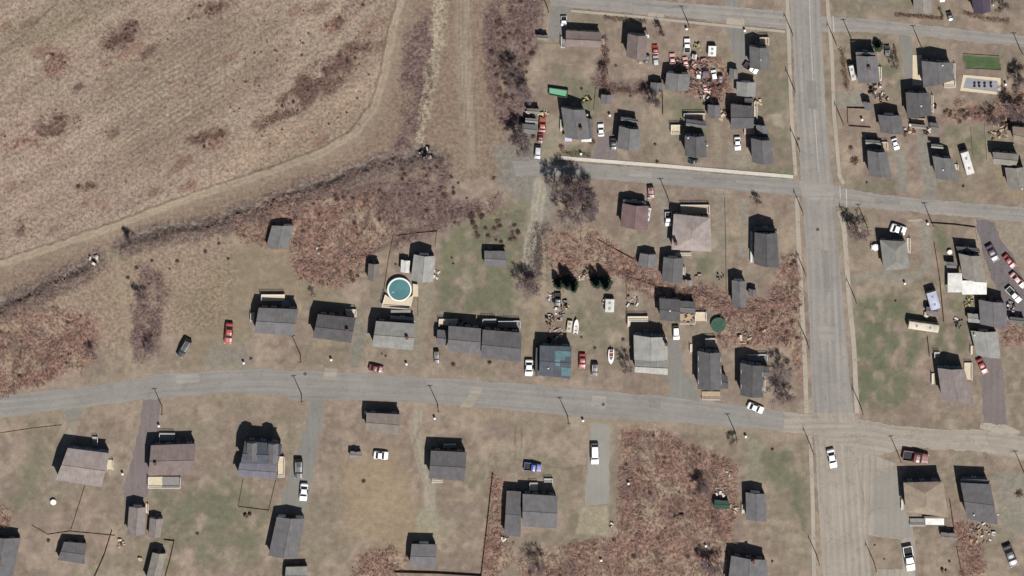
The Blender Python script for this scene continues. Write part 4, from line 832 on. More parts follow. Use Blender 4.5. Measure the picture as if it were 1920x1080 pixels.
def car(kind, p, q, w, color, label, color2=None):
    """p: photo pixel of the front end, q: of the rear end, w: width in pixels"""
    a, b_ = P(*p), P(*q)
    if kind not in PROTO: PROTO[kind] = proto(kind); o = PROTO[kind]
    else: o = copy_tree(PROTO[kind])
    c = (a+b_)/2; L_ = (a-b_).length*.98; o.location = (c.x, c.y, .03); o.rotation_euler = (0,0,math.atan2(a.y-b_.y, a.x-b_.x))
    s = L_/LEN[kind]; o.scale = (s, w*S/WID[kind], (s+w*S/WID[kind])/2)
    tag(o, label, {'sedan':'car','sport':'car','suv':'car','pickup':'pickup','van':'van'}[kind], 'vehicles parked by the houses')
    recolor(o, paint_m(color), paint_m(color2) if color2 else None)
    return o
car('pickup',(1057,48),(1057,29),11,'white','white pickup parked on the top left grey driveway')
car('sedan',(1228,83),(1229,101),11,'red','red car east of the brown-mauve gabled house, front of two in line','white')
car('suv',(1229,103),(1230,122),11,'silver','dark grey car right behind the red car near the brown-mauve house')
car('sedan',(1260,99),(1261,121),11,'pink','pinkish red car parked north of the streaked workshop')
car('pickup',(1288,71),(1288,98),12,'white','white pickup on the rusty soil north of the junk yard')
car('sedan',(1284,106),(1286,124),10,'pink','faded pink car just south of the white pickup in the junk yard')
car('suv',(1310,133),(1309,147),10,'white','white-roofed car wedged against the east side of the streaked workshop')
car('van',(1323,127),(1322,143),11,'plum','black van in the middle of the junk yard')
car('suv',(1337,130),(1340,148),11,'white','white and black car in the junk yard beside the red trailer box')
car('sedan',(1322,158),(1323,172),9,'pink','small pink car at the south of the junk yard')
car('pickup',(1420,134),(1395,119),12,'white','maroon-backed white pickup parked diagonally beside the corner house','maroon')
car('suv',(1663,84),(1664,105),11,'dark','dark car on the short tan drive of the hedge house')
car('sedan',(1783,39),(1778,21),10,'black','dark car with white bonnet below the top street lawn, top right')
car('sedan',(1767,3),(1764,-14),10,'white','white car cut off by the top edge of the view')
car('sedan',(1018,219),(1016,247),13,'orange','red-orange car next to the low dead-end garage')
car('sedan',(1012,268),(1014,249),10,'maroon','dark maroon car between the red-orange car and the silver car')
car('suv',(1007,297),(1009,272),12,'silver','silver car at the mouth of the dead-end drive')
car('sedan',(1126,231),(1127,255),12,'white','white car on the lawn east of the white-awning house')
car('sedan',(1150,281),(1149,257),12,'black','small black car on the mauve drive of the middle street')
car('sedan',(1383,281),(1382,255),12,'white','white car on the gravel between two slate houses')
car('sedan',(1290,301),(1309,302),10,'black','black car shape standing for the porch shadow south of the tall slate house')  # car shape put in for the dark shadow blob by the porch
car('sedan',(1682,280),(1675,258),11,'white','white car beside the slate house with the red-trimmed porch')
car('suv',(1221,370),(1219,347),12,'maroon','dark maroon car at the drive mouth northeast of the maroon-roofed house')
car('pickup',(1253,423),(1253,396),13,'white','white pickup against the west wall of the pinkish square house')
car('sport',(1698,433),(1669,424),17,'white','white car with round black wheels north of the mottled hip roof')
car('sedan',(1868,488),(1852,458),15,'plum','black-purple car on the dark drive')
car('sedan',(1902,500),(1882,477),12,'red','red and white car slanted east of the dark drive','white')
car('sedan',(1921,537),(1895,511),12,'pink','pink and white car at the right edge of the view')
car('pickup',(1912,564),(1888,538),12,'white','white car with black hood slanted behind the white patio roof')
car('sedan',(1848,699),(1834,671),13,'red','bright red car on the mauve drive south of the light grey garage')
car('suv',(1268,636),(1267,610),13,'white','white car at the top of the grey drive near the light grey house')
car('sedan',(1431,769),(1401,757),14,'white','white car parked on the lower street near the main road')
car('sedan',(1563,876),(1556,840),15,'white','white car driving on the main road south of the crossing')
car('sedan',(991,704),(992,672),15,'white','white car parked at the east end of the dark row')
car('sedan',(1091,690),(1092,661),13,'red','red car east of the teal-patched house')
car('suv',(1114,703),(1115,678),13,'dark','dark car on the lawn right of the red car')
car('sedan',(719,692),(691,686),13,'maroon','dark red car on the north edge of the lower street below the light grey house')
car('suv',(819,680),(818,654),10,'dark','small dark car in front of the west wing of the dark row')
car('sedan',(427,643),(431,603),15,'red','red car parked on the dirt west of the grey house')
car('suv',(336,667),(355,634),14,'black','black car alone on the dry lawn at the left')
car('suv',(560,895),(560,858),16,'black','black car on the narrow grey drive, upper of two')
car('sedan',(568,938),(571,904),15,'white','white and black car on the narrow grey drive, lower of two')
car('sedan',(728,853),(700,851),16,'white','white car with a red back on the dry lawn near the small mauve shed','red')
car('pickup',(1015,876),(982,872),16,'blue','blue and white pickup north of the L-shaped slate house')
car('suv',(1115,869),(1115,830),16,'white','long white car on the pale concrete drive')
car('pickup',(1740,858),(1692,851),20,'maroon','dark red pickup beside the tan-roofed building')
car('pickup',(1708,1068),(1700,1022),18,'white','white pickup south of the paved lot at the bottom right')
car('sedan',(1902,1060),(1886,1020),18,'dark','dark grey car at the bottom right corner')
car('pickup',(1045,572),(1046,548),12,'black','black truck inside the junk-lined yard north of the teal-patched house')
# ---- caravans, bus, boats, trailers
def boxy(name, label, cat, p, q, w, h, rk, side='white', win=3, z0=.45, curved=.25, wheelsx=True, group=None):
    a, b_ = P(*p), P(*q); c = (a+b_)/2; L_ = (a-b_).length; W = w*S; root = empty(name, (c.x,c.y,0), label, cat, group, math.atan2(a.y-b_.y, a.x-b_.x))
    m = MB(); n = 7; prof = [(-W/2,z0),(W/2,z0),(W/2,h-curved)]+[(W/2*math.cos(t), h-curved+curved*math.sin(t)) for t in [math.pi*i/n for i in range(1,n)]]+[(-W/2,h-curved)]
    for i in range(len(prof)):
        u, v_ = prof[i], prof[(i+1)%len(prof)]
        m.poly([(-L_/2,u[0],u[1]),(L_/2,u[0],u[1]),(L_/2,v_[0],v_[1]),(-L_/2,v_[0],v_[1])][::-1], 1 if min(u[1],v_[1]) >= h-curved-.01 and i > 1 else 0)
    m.poly([(L_/2,u,v_) for u,v_ in prof]); m.poly([(-L_/2,u,v_) for u,v_ in prof][::-1])
    b = m.build('body', [wallmat(side), roofmat(rk)], None); b.parent = root
    for i in range(win):
        for s in (-1,1):
            x = -L_/2+L_*(i+.5)/win; m = MB(); m.box((x,s*(W/2+.01),h*.62),(L_/win*.28,0,0),(0,.015,0),(0,0,.28)); o = m.build('window', glassmat(), None); o.parent = root
    if wheelsx: wheels(root, (L_*.18,-L_*.12) if L_ < 7.5 else (L_*.36,-L_*.3), W/2-.02, .33)
    for i in range(2):
        m = MB(); x = L_*(.22-.45*i); m.box((x,0,h+.06),(.3,0,0),(0,.3,0),(0,0,.09)); o = m.build('roof_hatch', mat('hatch', (.25,.25,.26), .6), b); o.location = (0,0,0)
        for v_ in o.data.vertices: pass
        o.data.transform(Matrix.Translation(root_loc(b)))
    m = MB(); m.tube((L_/2,0,z0+.05),(L_/2+.7,0,z0),.05,.04,5); o = m.build('tow_bar', mat('iron', (.06,.055,.05), .7), None); o.parent = root
    return root
boxy('bus','long white bus-like camper beside the light grey gabled house','camper',(1806,281),(1818,322),15,2.9,'white','white',4,wheelsx=True)
boxy('mobile_home','long cream mobile trailer lying east-west at the corner lawn','trailer',(1758,612),(1702,604),15,2.9,'cream','cream',4)
boxy('camper_trailer','lavender-white camper beside the long brown fence','camper',(1744,543),(1753,575),19,2.8,'lav','grey',3)
boxy('camper_trailer','narrow white camper against the maroon-roofed house','camper',(1217,386),(1213,410),7,2.4,'white','white',2)
boxy('camper_trailer','white camper west of the slate hedge house','camper',(1594,120),(1600,147),9,2.2,'white','white',3)
boxy('utility_trailer','square white box trailer standing free north of the junk yard','trailer',(1335,84),(1334,103),15,1.7,'white','white',1)
boxy('utility_trailer','small red box trailer at the east of the junk yard','trailer',(1351,140),(1350,153),9,1.4,'maroon','brick',1)
boxy('utility_trailer','small white box trailer south of the white pickup in the rusty yard','trailer',(1302,100),(1301,109),9,1.3,'white','white',1)
boxy('utility_trailer','grey trailer beside the brown-mauve gabled house','trailer',(1215,103),(1211,118),8,1.1,'grey','grey',1)
boxy('utility_trailer','white box trailer on the lawn west of the light grey house','trailer',(1143,558),(1142,582),17,1.9,'white','white',1)
boxy('utility_trailer','narrow cream trailer, left of two side by side in the lot with the teal-patched house','trailer',(1069,600),(1066,621),10,1.0,'cream','cream',1)
def boat(p, q, w, label, hullm, inn):
    a, b_ = P(*p), P(*q); c = (a+b_)/2; L_ = (a-b_).length; W = w*S; root = empty('boat', (c.x,c.y,0), label, 'boat', 'boats on the lawns', math.atan2(a.y-b_.y, a.x-b_.x))
    st = [(-.5,.44,.9),(-.25,.5,.9),(0,.5,.92),(.25,.42,.97),(.42,.22,1.03),(.5,.02,1.08)]; hull = MB(); deck = MB(); R_ = []
    for x, wd, z in st: R_.append([(x*L_,-wd*W,z),(x*L_*.97,-wd*W*.6,.45),(x*L_*.96,0,.3),(x*L_*.97,wd*W*.6,.45),(x*L_,wd*W,z)])
    for i in range(5):
        for k in range(4): hull.poly([R_[i][k],R_[i+1][k],R_[i+1][k+1],R_[i][k+1]][::-1])
    hull.poly(R_[0])
    for i in range(5):
        a_, b2 = st[i], st[i+1]
        for s in (-1,1):
            f = .68 if i < 3 else .0; f2 = .68 if i < 2 else 0.0
            q_ = [(a_[0]*L_,s*a_[1]*W,a_[2]),(b2[0]*L_,s*b2[1]*W,b2[2]),(b2[0]*L_,s*b2[1]*W*(.68 if i < 2 else 0),b2[2]),(a_[0]*L_,s*a_[1]*W*(.68 if i < 3 else 0),a_[2])]
            deck.poly(q_ if s < 0 else q_[::-1])
    h = hull.build('hull', mat(hullm+'_hull', PAINT[hullm], .35, .05), None); h.parent = root; d = deck.build('deck', mat(hullm+'_hull', PAINT[hullm], .35, .05), None); d.parent = root
    m = MB(); m.box((-.12*L_,0,.6),(.36*L_,0,0),(0,.33*W,0),(0,0,.03)); o = m.build('cockpit_floor', mat(inn, (.2,.07,.06) if inn == 'red_floor' else (.6,.56,.48), .8), None); o.parent = root
    for x in (-.3,-.02):
        m = MB(); m.box((x*L_,0,.76),(.12,0,0),(0,.3*W,0),(0,0,.05)); o = m.build('seat', mat('boat_seat', (.5,.47,.42), .7), None); o.parent = root
    m = MB(); m.tube((-.52*L_,0,.5),(-.52*L_,0,1.25),.14,.18,8); o = m.build('outboard_motor', mat('hatch', (.25,.25,.26), .6), None); o.parent = root
boat((1145,681),(1146,654),11,'small white motor boat with a red-brown cockpit on the lawn by the bare tree','white','red_floor')
boat((1081,597),(1079,625),9,'cream boat lying right beside the narrow cream trailer','white','cream_floor')
# ---- pools, trampoline, tables
def ring(cx, cy, r, n=28): return [(cx+r*math.cos(2*math.pi*i/n), cy+r*math.sin(2*math.pi*i/n)) for i in range(n)]
WATER = mat('pool_water', rgb(92,140,140), .12, .12, .5, .05, spec=.5)
c = P(749,543,1.2); R0 = 3.45
root = empty('swimming_pool', (c.x,c.y,0), 'round above-ground pool with blue-green water and cream deck', 'pool')
m = MB(); n = 32; a = ring(c.x,c.y,R0,n); b_ = ring(c.x,c.y,R0-.42,n)
for i in range(n):
    j = (i+1)%n; m.poly([(*a[i],0),(*a[j],0),(*a[j],1.25),(*a[i],1.25)]); m.poly([(*a[i],1.25),(*a[j],1.25),(*b_[j],1.25),(*b_[i],1.25)]); m.poly([(*b_[j],.2),(*b_[i],.2),(*b_[i],1.25),(*b_[j],1.25)])
m.build('pool_wall', TRIM, root); m = MB(); m.poly([(*q,1.02) for q in ring(c.x,c.y,R0-.41,n)]); m.build('water', WATER, root)
m = MB(); q = [P(x,y,1.0) for x,y in ((722,552),(733,560),(762,562),(776,552),(770,578),(716,574))]; m.prism([(p.x,p.y) for p in q], .85, 1.0); railing(m, [(q[4].x,q[4].y,0),(q[5].x,q[5].y,0),(q[0].x,q[0].y,0)], 1.0); 
q = [P(x,y,1.0) for x,y in ((774,532),(784,534),(784,556),(774,556))]; m.prism([(p.x,p.y) for p in q], .86, 1.01); m.build('deck', [CREAMW, TRIM], root)
m = MB(); p = P(737,548,1.1); m.tube((p.x,p.y,1.0),(p.x,p.y,1.15),.2,.1,8); m.build('skimmer', TRIM, root)
c = P(1347,609,1.0); root = empty('swimming_pool', (c.x,c.y,0), 'round dark green covered pool in the scrub beside the flat dark building', 'pool')
m = MB(); a = ring(c.x,c.y,2.15,26)
for i in range(26):
    j = (i+1)%26; m.poly([(*a[i],0),(*a[j],0),(*a[j],1.05),(*a[i],1.05)])
m.build('pool_wall', mat('pool_green_wall', rgb(60,80,66), .6, .1), root); m = MB(); m.poly([(*q,1.04) for q in a]); m.build('pool_cover', mat('green_cover', rgb(38,82,56), .6, .25, 1.2, .1), root)
m = MB()
for k in range(5):
    t = 1.1+k*.35; m.tube((c.x-1.6,c.y-1.4+k*.5,1.07),(c.x+1.5,c.y-.9+k*.45,1.07),.04,.04,4)
m.build('cover_strap', mat('green_strap', rgb(70,110,84), .7), root)
def rectpool(name, label, quad, h, rimw, rimm, covm, wallm, cat='pool'):
    q = [P(x,y,h) for x,y in quad]; c = sum((Vector(p) for p in q), Vector())/4; root = empty(name, (c.x,c.y,0), label, cat)
    inn = [Vector((c.x+(p.x-c.x)*(1-rimw/abs(p.x-c.x)), c.y+(p.y-c.y)*(1-rimw/abs(p.y-c.y)), h)) for p in q]; m = MB()
    for i in range(4):
        j = (i+1)%4; m.poly([(q[i].x,q[i].y,h),(q[j].x,q[j].y,h),(inn[j].x,inn[j].y,h),(inn[i].x,inn[i].y,h)]); m.poly([(q[i].x,q[i].y,0),(q[j].x,q[j].y,0),(q[j].x,q[j].y,h),(q[i].x,q[i].y,h)]); m.poly([(inn[i].x,inn[i].y,0),(inn[j].x,inn[j].y,0),(inn[j].x,inn[j].y,h),(inn[i].x,inn[i].y,h)])
    m.build('pool_rim', rimm, root); m = MB(); m.poly([(p.x,p.y,max(.06,h-.35)) for p in inn]); m.build('pool_cover', covm, root); return root, inn
rectpool('swimming_pool', 'bright green rectangular pool on the lawn behind the white-awning house', [(1029,164),(1066,169),(1063,184),(1029,178)], 1.1, .22, mat('green_rim', rgb(44,84,58), .6, .1), mat('green_liner', rgb(108,176,136), .5, .06), None)
r_, inn = rectpool('swimming_pool', 'long covered rectangular pool with cream coping and dark puddles on its grey cover', [(1806,140),(1876,146),(1877,178),(1800,170)], .12, .85, CREAMW, mat('grey_cover', rgb(152,152,158), .7, .10, .5, .08), None)
for px_ in (1827,1835,1846,1857):
    for py_ in (155,161):
        m = MB(); p = P(px_+random.uniform(-1,1), py_, .08); m.poly([(p.x+.42*math.cos(t)*random.uniform(.7,1.2), p.y+.45*math.sin(t)*random.uniform(.7,1.3), .085) for t in [i*.7 for i in range(9)]]); m.build('puddle', mat('puddle', rgb(44,34,30), .15, .1), r_)
def table(x, y, r, h, label, m_=None):
    p = P(x,y,h); root = empty('garden_table', (p.x,p.y,0), label, 'table', 'tables and parasols in the yards'); m = MB(); m.prism(ring(p.x,p.y,r,14), h-.06, h); m.build('tabletop', m_ or TRIM, root)
    m = MB(); m.tube((p.x,p.y,0),(p.x,p.y,h-.06),.06,.06,6); m.tube((p.x,p.y,0),(p.x,p.y,.06),.3,.3,8); m.build('leg', TRIM, root)
table(536,571,1.35,1.2,'round grey table at the north side of the grey house', mat('grey_top', rgb(150,150,152), .7, .1))
table(1642,464,1.0,.9,'round white table west of the mottled hip-roofed house')
table(1781,473,.7,.8,'round white table between the slate house shade and the tall brown fence')
table(100,942,.85,.8,'small pale round table alone on the lawn below the pinkish house')
table(686,774,.0001+.5,.75,'small white round table by the street-side garage')
# ================================================================ utility poles
def pole_proto():
    root = bpy.data.objects.new('utility_pole', None); C.objects.link(root); wood = mat('pole_wood', rgb(112,98,80), .95, .15, 2, .1)
    m = MB(); m.tube((0,0,-.3),(0,0,9.3),.15,.09,8); o = m.build('pole', wood, None); o.parent = root
    m = MB(); m.box((0,.14,8.7),(.8,0,0),(0,.05,0),(0,0,.06)); m.tube((-.5,.14,8.6),(0,.1,8.0),.03,.03,4); m.tube((.5,.14,8.6),(0,.1,8.0),.03,.03,4); o = m.build('crossarm', wood, None); o.parent = root
    for x in (-.72,-.3,.3,.72):
        m = MB(); m.tube((x,.14,8.76),(x,.14,8.95),.06,.04,6); q = m.build('insulator', mat('insulator', (.25,.25,.24), .4), None); q.parent = o
    return root
PP = pole_proto(); pz = 0
for (x, y, rz, L_) in [(1026,13,0,'wooden utility pole at the top left corner of the top street'),(1289.5,41,0,'utility pole on the top street south side between the brown house and the white pickup'),(1483,56,90,'utility pole at the top street corner, left of the main road'),
    (1564,73,90,'utility pole at the right side of the main road by the top crossing'),(1594,67,0,'utility pole north of the long brown hedge'),(1486,160,90,'utility pole on the left verge of the main road level with the pale garage'),(1577,222,90,'utility pole on the right side of the main road by the brown-walled garden plot'),
    (1723,78,0,'utility pole beside the paved drive on the top street east'),(1912,91,0,'utility pole at the right edge on the top street'),(1496,272,90,'utility pole on the left verge above the middle crossing'),(1501,388,90,'utility pole at the southwest corner of the middle crossing'),
    (1506,503,90,'utility pole on the left pavement level with the tall slate house railing'),(1588,416,90,'utility pole at the southeast corner of the middle crossing beside the bare round tree'),(1601,554,90,'utility pole on the right pavement south of the round bare tree'),
    (1622,415,0,'utility pole on the south side of the middle street just right of the main road'),(1745,412,0,'utility pole at the north end of the long brown fence'),(1084,336,0,'utility pole standing among the large bare trees'),(1251,367,0,'utility pole at the drive of the maroon-roofed house'),
    (304,762,10,'utility pole at the top of the mauve drive'),(563,664,5,'utility pole on the lawn between the grey house and the dark slate house'),(565,738,5,'utility pole at the top of the narrow grey drive'),(820,756,0,'utility pole beside the gravel loop entrance'),
    (1064,779,0,'utility pole beside the pale gravel patch south of the lower street'),(1378,809,0,'utility pole on the south edge of the lower street above the small round bush'),(1520,836,90,'utility pole at the southwest corner of the lower crossing'),(1613,760,90,'utility pole on the corner lawn right of the main road, north of the lower crossing'),
    (1684,851,0,'utility pole beside the red pickup'),(1918,881,0,'utility pole at the right edge south of the lower street'),(1638,1052,90,'utility pole on the small lawn at the bottom right of the main road'),(1531,1040,90,'utility pole on the left pavement at the bottom of the main road'),(1512,637,90,'utility pole on the left pavement by the reddish scrub')]:
    o = PP if pz == 0 else copy_tree(PP); pz += 1; p = P(x,y); o.location = (p.x,p.y,0); s = .80+.2*y/1080+random.uniform(-.03,.03); o.scale = (1,1,s)
    o.rotation_euler = (random.uniform(-.012,.012),random.uniform(-.012,.012),math.radians(rz)+random.uniform(-.06,.06)); tag(o, L_, 'utility pole', 'wooden utility poles along the streets')
# ================================================================ fences
def fence(name, label, pts, h, m_, kind='board', cat='fence'):
    h = h*(.36 if m_ is TW else .45 if m_ is BW else .6)
    w = [P(*p) for p in pts]; o0 = w[0]; root = empty(name, (o0.x,o0.y,0), label, cat); mb = MB(); posts = []
    for a, b_ in zip(w, w[1:]):
        L_ = (b_-a).length; u = (b_-a)/L_; nrm = Vector((-u.y,u.x,0)); n = max(1, int(L_/2.4))
        if kind == 'board':
            k = max(2, int(L_/.5))
            for i in range(k):
                c = a+(b_-a)*(i+.5)/k; hh = h+random.uniform(-.04,.04); mb.box((c.x,c.y,hh/2+.03), u*(L_/k*.485), nrm*.04, (0,0,hh/2))
        else:
            for z in (h*.35, h*.92): c = (a+b_)/2; mb.box((c.x,c.y,z), u*L_/2, nrm*.03, (0,0,.05))
        for i in range(n): posts.append(a+(b_-a)*i/n)
    posts.append(w[-1]); mb.build('fence_panel', m_, root)
    for p in posts[:80]: q = MB(); q.abox(p.x-.06,p.y-.06,-.2,p.x+.06,p.y+.06,h+.1); q.build('post', m_, root)
BW = mat('brown_fence', rgb(150,114,88), .9, .2, 2, .15); TW = mat('thin_fence', rgb(150,126,96), .9, .2, 2, .15); WW = mat('white_fence', rgb(220,214,200), .7, .05); DW = mat('dark_fence', rgb(112,82,68), .9, .2, 2, .1)
for a in [('wooden_fence','brown board fence running diagonally down to the small slate garage',[(1121,449),(1160,471),(1196,490)],1.2,BW),('wooden_fence','low brown fence through the red scrub south of the slate gabled garage',[(1174,518),(1205,528),(1240,540)],1.0,BW),
    ('wooden_fence','brown fence side of the yard with white chairs, north of the light grey house',[(1174,518),(1176,592)],1.1,TW),('wooden_fence','tall brown board fence between the camper and the tan gabled house',[(1752,456),(1762,520),(1770,604)],1.8,BW),
    ('wooden_fence','brown board fence along the middle street in front of the tan gabled house',[(1746,418),(1790,421),(1828,426)],1.2,BW),('white_fence','white fence at the corner of the dark drive',[(1829,427),(1834,452)],1.1,WW),
    ('wooden_fence','dark brown fence left of the L-shaped slate house, running to the bottom edge',[(924,888),(914,980),(902,1082)],1.3,DW),('wooden_fence','dark fence along the bottom edge below the small slate garage',[(740,1072),(820,1074),(902,1079)],1.4,DW),
    ('wooden_fence','thin brown fence west of the round pool',[(738,440),(728,490),(720,545)],1.0,TW),('wooden_fence','thin brown fence around the corner north of the light grey garage',[(744,443),(780,437),(819,434),(816,462)],1.0,TW),
    ('wire_fence','brown rail fence enclosing the small lawn below the dormer house',[(456,900),(447,950),(504,957),(517,902)],1.0,TW,'rail'),('wooden_fence','thin brown fence below the pinkish metal-roofed house',[(159,912),(134,992)],1.0,TW),
    ('wooden_fence','brown fence running to the bottom edge left of the tan-roofed shed',[(210,995),(196,1040),(176,1085)],1.2,BW),('wooden_fence','brown fence around the east of the tan-roofed shed',[(308,1012),(327,1014),(320,1045),(309,1085)],1.2,BW),
    ('wooden_fence','dark red fence east of the tan-roofed building',[(1781,938),(1789,992)],1.4,DW),('wooden_fence','dark red fence between the pink strip and the lawn at the bottom right',[(1794,1026),(1805,1082)],1.4,DW),
    ('wooden_fence','brown wooden wall round the garden plot beside the main road, north and west sides',[(1622,203),(1589,202),(1590,230)],1.3,BW),('wooden_fence','brown wooden wall on the south side of the garden plot',[(1592,236),(1632,239)],1.1,BW),
    ('wooden_fence','dark fence between the cluttered yard and the cream-deck house',[(1242,172),(1243,214)],1.3,DW),('wooden_fence','thin brown fence right of the pinkish square house',[(1359,372),(1361,450),(1362,545)],1.0,TW),
    ('wire_fence','thin rail fence between the white-awning house lawn and the slate shed lawn',[(1117,165),(1113,205)],1.0,TW,'rail'),('wooden_fence','dark fence stub north of the grey-mauve corner house',[(1739,632),(1743,668)],1.3,DW),
    ('wooden_fence','low tan fence around the bright green grass rectangle',[(1806,101),(1873,105),(1877,131),(1809,128),(1806,101)],.6,TW),('white_fence','white fence beside the rubbled yard at the right',[(1846,235),(1849,262),(1851,300)],.9,WW,'rail'),
    ('wire_fence','thin fence across the lawn by the white bus',[(1820,240),(1824,290)],.9,TW,'rail'),('wooden_fence','brown fence in front of the far left houses along the ditch verge',[(0,812),(60,803),(115,797)],.5,TW),
    ('wooden_fence','thin brown fence from the left edge toward the slate shed',[(60,985),(90,1002),(130,996),(215,1004)],.8,TW),('wooden_fence','brown yard fence along the pool-side drive east of the round pool',[(784,545),(784,592)],1.1,TW),
    ('wooden_fence','low brown fence edging the covered pool patio on its east',[(1879,150),(1881,178)],.8,BW)]: fence(*a)
# ================================================================ vegetation
BARK = mat('bark', rgb(128,114,104), .95, .15, 2, .1); TWIG = mat('twigs', rgb(172,152,148), .95, .25, 1, .2); BRTW = mat('brown_twigs', rgb(140,112,94), .95, .25, 1, .2); NEED = mat('needles', (.035,.055,.03), .9, .3, 1.5, .25); DRYG = mat('dry_leaves', rgb(112,98,66), .95, .3, 1, .2)
def grow(mb, tw, rn, p, d, L_, r, depth, maxd):
    q = p+d*L_
    (mb if depth < 2 else tw).tube(p, q, r, r*.66, 5 if depth < 2 else 3, 0, False)
    if depth >= maxd: return
    n = (rn.choice((3,4)) if depth < maxd-1 else 7)
    for i in range(n):
        ang = rn.uniform(.35,.95); az = rn.uniform(0,6.28); u = d.orthogonal().normalized(); w = d.cross(u)
        nd = (d*math.cos(ang)+(u*math.cos(az)+w*math.sin(az))*math.sin(ang)); nd.z += .12; nd.normalize()
        st = p+d*L_*rn.uniform(.45,1.0); grow(mb, tw, rn, st, nd, L_*rn.uniform(.6,.85), max(.012,r*.58), depth+1, maxd)
def tree_proto(seed, name='bare_tree'):
    rn = random.Random(seed); root = bpy.data.objects.new(name, None); C.objects.link(root); mb = MB(); tw = MB()
    for k in range(rn.choice((2,3))):
        grow(mb, tw, rn, Vector((rn.uniform(-.2,.2),rn.uniform(-.2,.2),-.2)), Vector((rn.uniform(-.3,.3),rn.uniform(-.3,.3),1)).normalized(), rn.uniform(1.9,2.6), .15, 0, 5)
    tips = [Vector(tw.v[i]) for i in range(0, len(tw.v), 6)]
    for i in range(1500):
        p0 = rn.choice(tips); d_ = Vector((rn.gauss(0,.5),rn.gauss(0,.5),rn.uniform(-.1,.7))).normalized(); tw.tube(p0, p0+d_*rn.uniform(.4,.9), .014, .006, 3, 0, False)
    a = mb.build('trunk', BARK, None); a.parent = root; b = tw.build('crown', TWIG, None); b.parent = root
    r = max(math.hypot(v[0],v[1]) for v in tw.v); h = max(v[2] for v in tw.v); return root, r*.85, h
TP = [tree_proto(s) for s in (3,8,14)]; tn = [0]
def tree(x, y, rpx, h, label, grp='bare deciduous trees'):
    k = tn[0] % 3; root, r, hh = TP[k]; o = root if tn[0] < 3 else copy_tree(root); tn[0] += 1; p = P(x,y); s = rpx*S/r
    o.location = (p.x,p.y,0); o.scale = (s*1.1,s*1.1,h*1.3/hh); o.rotation_euler = (0,0,random.uniform(0,6.28)); tag(o, label, 'tree', grp)
for a in [(1040,340,30,8,'leftmost bare tree of the big cluster, crown over the dead end of the street'),(1068,352,40,9,'largest bare tree of the cluster south of the middle street'),(1092,382,34,8,'dark bare tree at the southeast of the big cluster'),(1062,392,30,7,'bare tree at the southwest of the big cluster'),
    (1113,392,22,6,'slender bare tree at the east edge of the big cluster by the lawn'),(1604,424,24,6,'round bare tree by the southeast corner of the middle crossing'),(1465,690,30,6,'bare tree right of the slate house nearest the main road'),(1468,730,28,5.5,'bare tree just above the lower street beside the main road pavement'),
    (990,532,24,6,'bare tree beside the gravel track west of the conifers'),(1174,684,18,5,'bare tree left of the light grey house by the lower street'),(1222,186,22,5.5,'bare tree against the dark fence south of the cluttered yard'),(975,168,26,6,'bare tree northwest of the green rectangular pool'),
    (958,125,24,6,'bare tree on the brushy slope left of the top lawn'),(965,245,24,6,'bare tree west of the low dead-end garage'),(978,272,20,5,'small bare tree at the dead-end gravel'),(1010,1056,26,6,'bare tree near the bottom edge below the L-shaped slate house'),
    (1310,905,20,5,'bare tree in the bottom red scrub west of the dark green shed'),(1330,1050,24,6,'bare tree at the bottom edge beside the slate house'),(1675,118,12,4,'small bare tree east of the hedge house'),(1880,10,20,5,'purple bare tree at the very top right'),
    (1900,200,26,6,'bare tree in the purple brush above the tan flat-roofed building'),(1860,222,18,5,'small bare tree at the south of the purple brush'),(1910,150,22,6,'bare tree at the right edge beside the covered pool'),(600,250,1,1,''),(262,548,14,3.5,'small bare tree in the purple thicket by the dirt track'),
    (170,655,13,3.5,'small grey bare tree at the edge of the big left red scrub'),(240,448,14,4,'grey bare tree at the west end of the ditch line'),(800,296,10,3,'bare tree at the east end of the ditch'),(1640,175,10,3.5,'small bare tree by the white patio things'),(1420,372,11,3,'small dark bare tree south of the middle street near the main road'),(1375,824,10,3,'small round bare bush-tree below the utility pole on the lower street'),
    (585,548,8,2.5,'small bare tree between the grey house and the dark slate house'),(1190,345,1,1,''),(1240,55,11,4,'bare tree on the top street verge east of the brown-mauve house'),(1133,130,9,3,'bare tree in the brown strip between the two top lawns'),(280,650,16,3.5,'bare tree in the scrub left of the black car'),(1300,470,1,1,'')]:
    if a[4]: tree(*a)
def conifer_proto(seed):
    rn = random.Random(seed); root = bpy.data.objects.new('conifer_tree', None); C.objects.link(root); m = MB(); m.tube((0,0,-.2),(0,0,8),.2,.03,6); t = m.build('trunk', BARK, None); t.parent = root; m = MB()
    for i in range(420):
        z = rn.uniform(.8,8.3); R_ = 2.3*(1-z/8.9)*rn.uniform(.55,1.1)+.1; az = rn.uniform(0,6.28); d = Vector((math.cos(az),math.sin(az),0)); s = Vector((-d.y,d.x,0)); b0 = Vector((0,0,z)); tip = b0+d*R_+Vector((0,0,-R_*.22+.1))
        for k in range(5):
            c = b0+(tip-b0)*(.25+.17*k); wd = .34*(1-k*.12)
            m.poly([c+s*wd-d*.12+Vector((0,0,rn.uniform(-.12,.0))), c+d*.34, c-s*wd-d*.12+Vector((0,0,rn.uniform(-.12,.0)))])
    o = m.build('crown', NEED, None); o.parent = root; return root
CP = [conifer_proto(5), conifer_proto(9)]
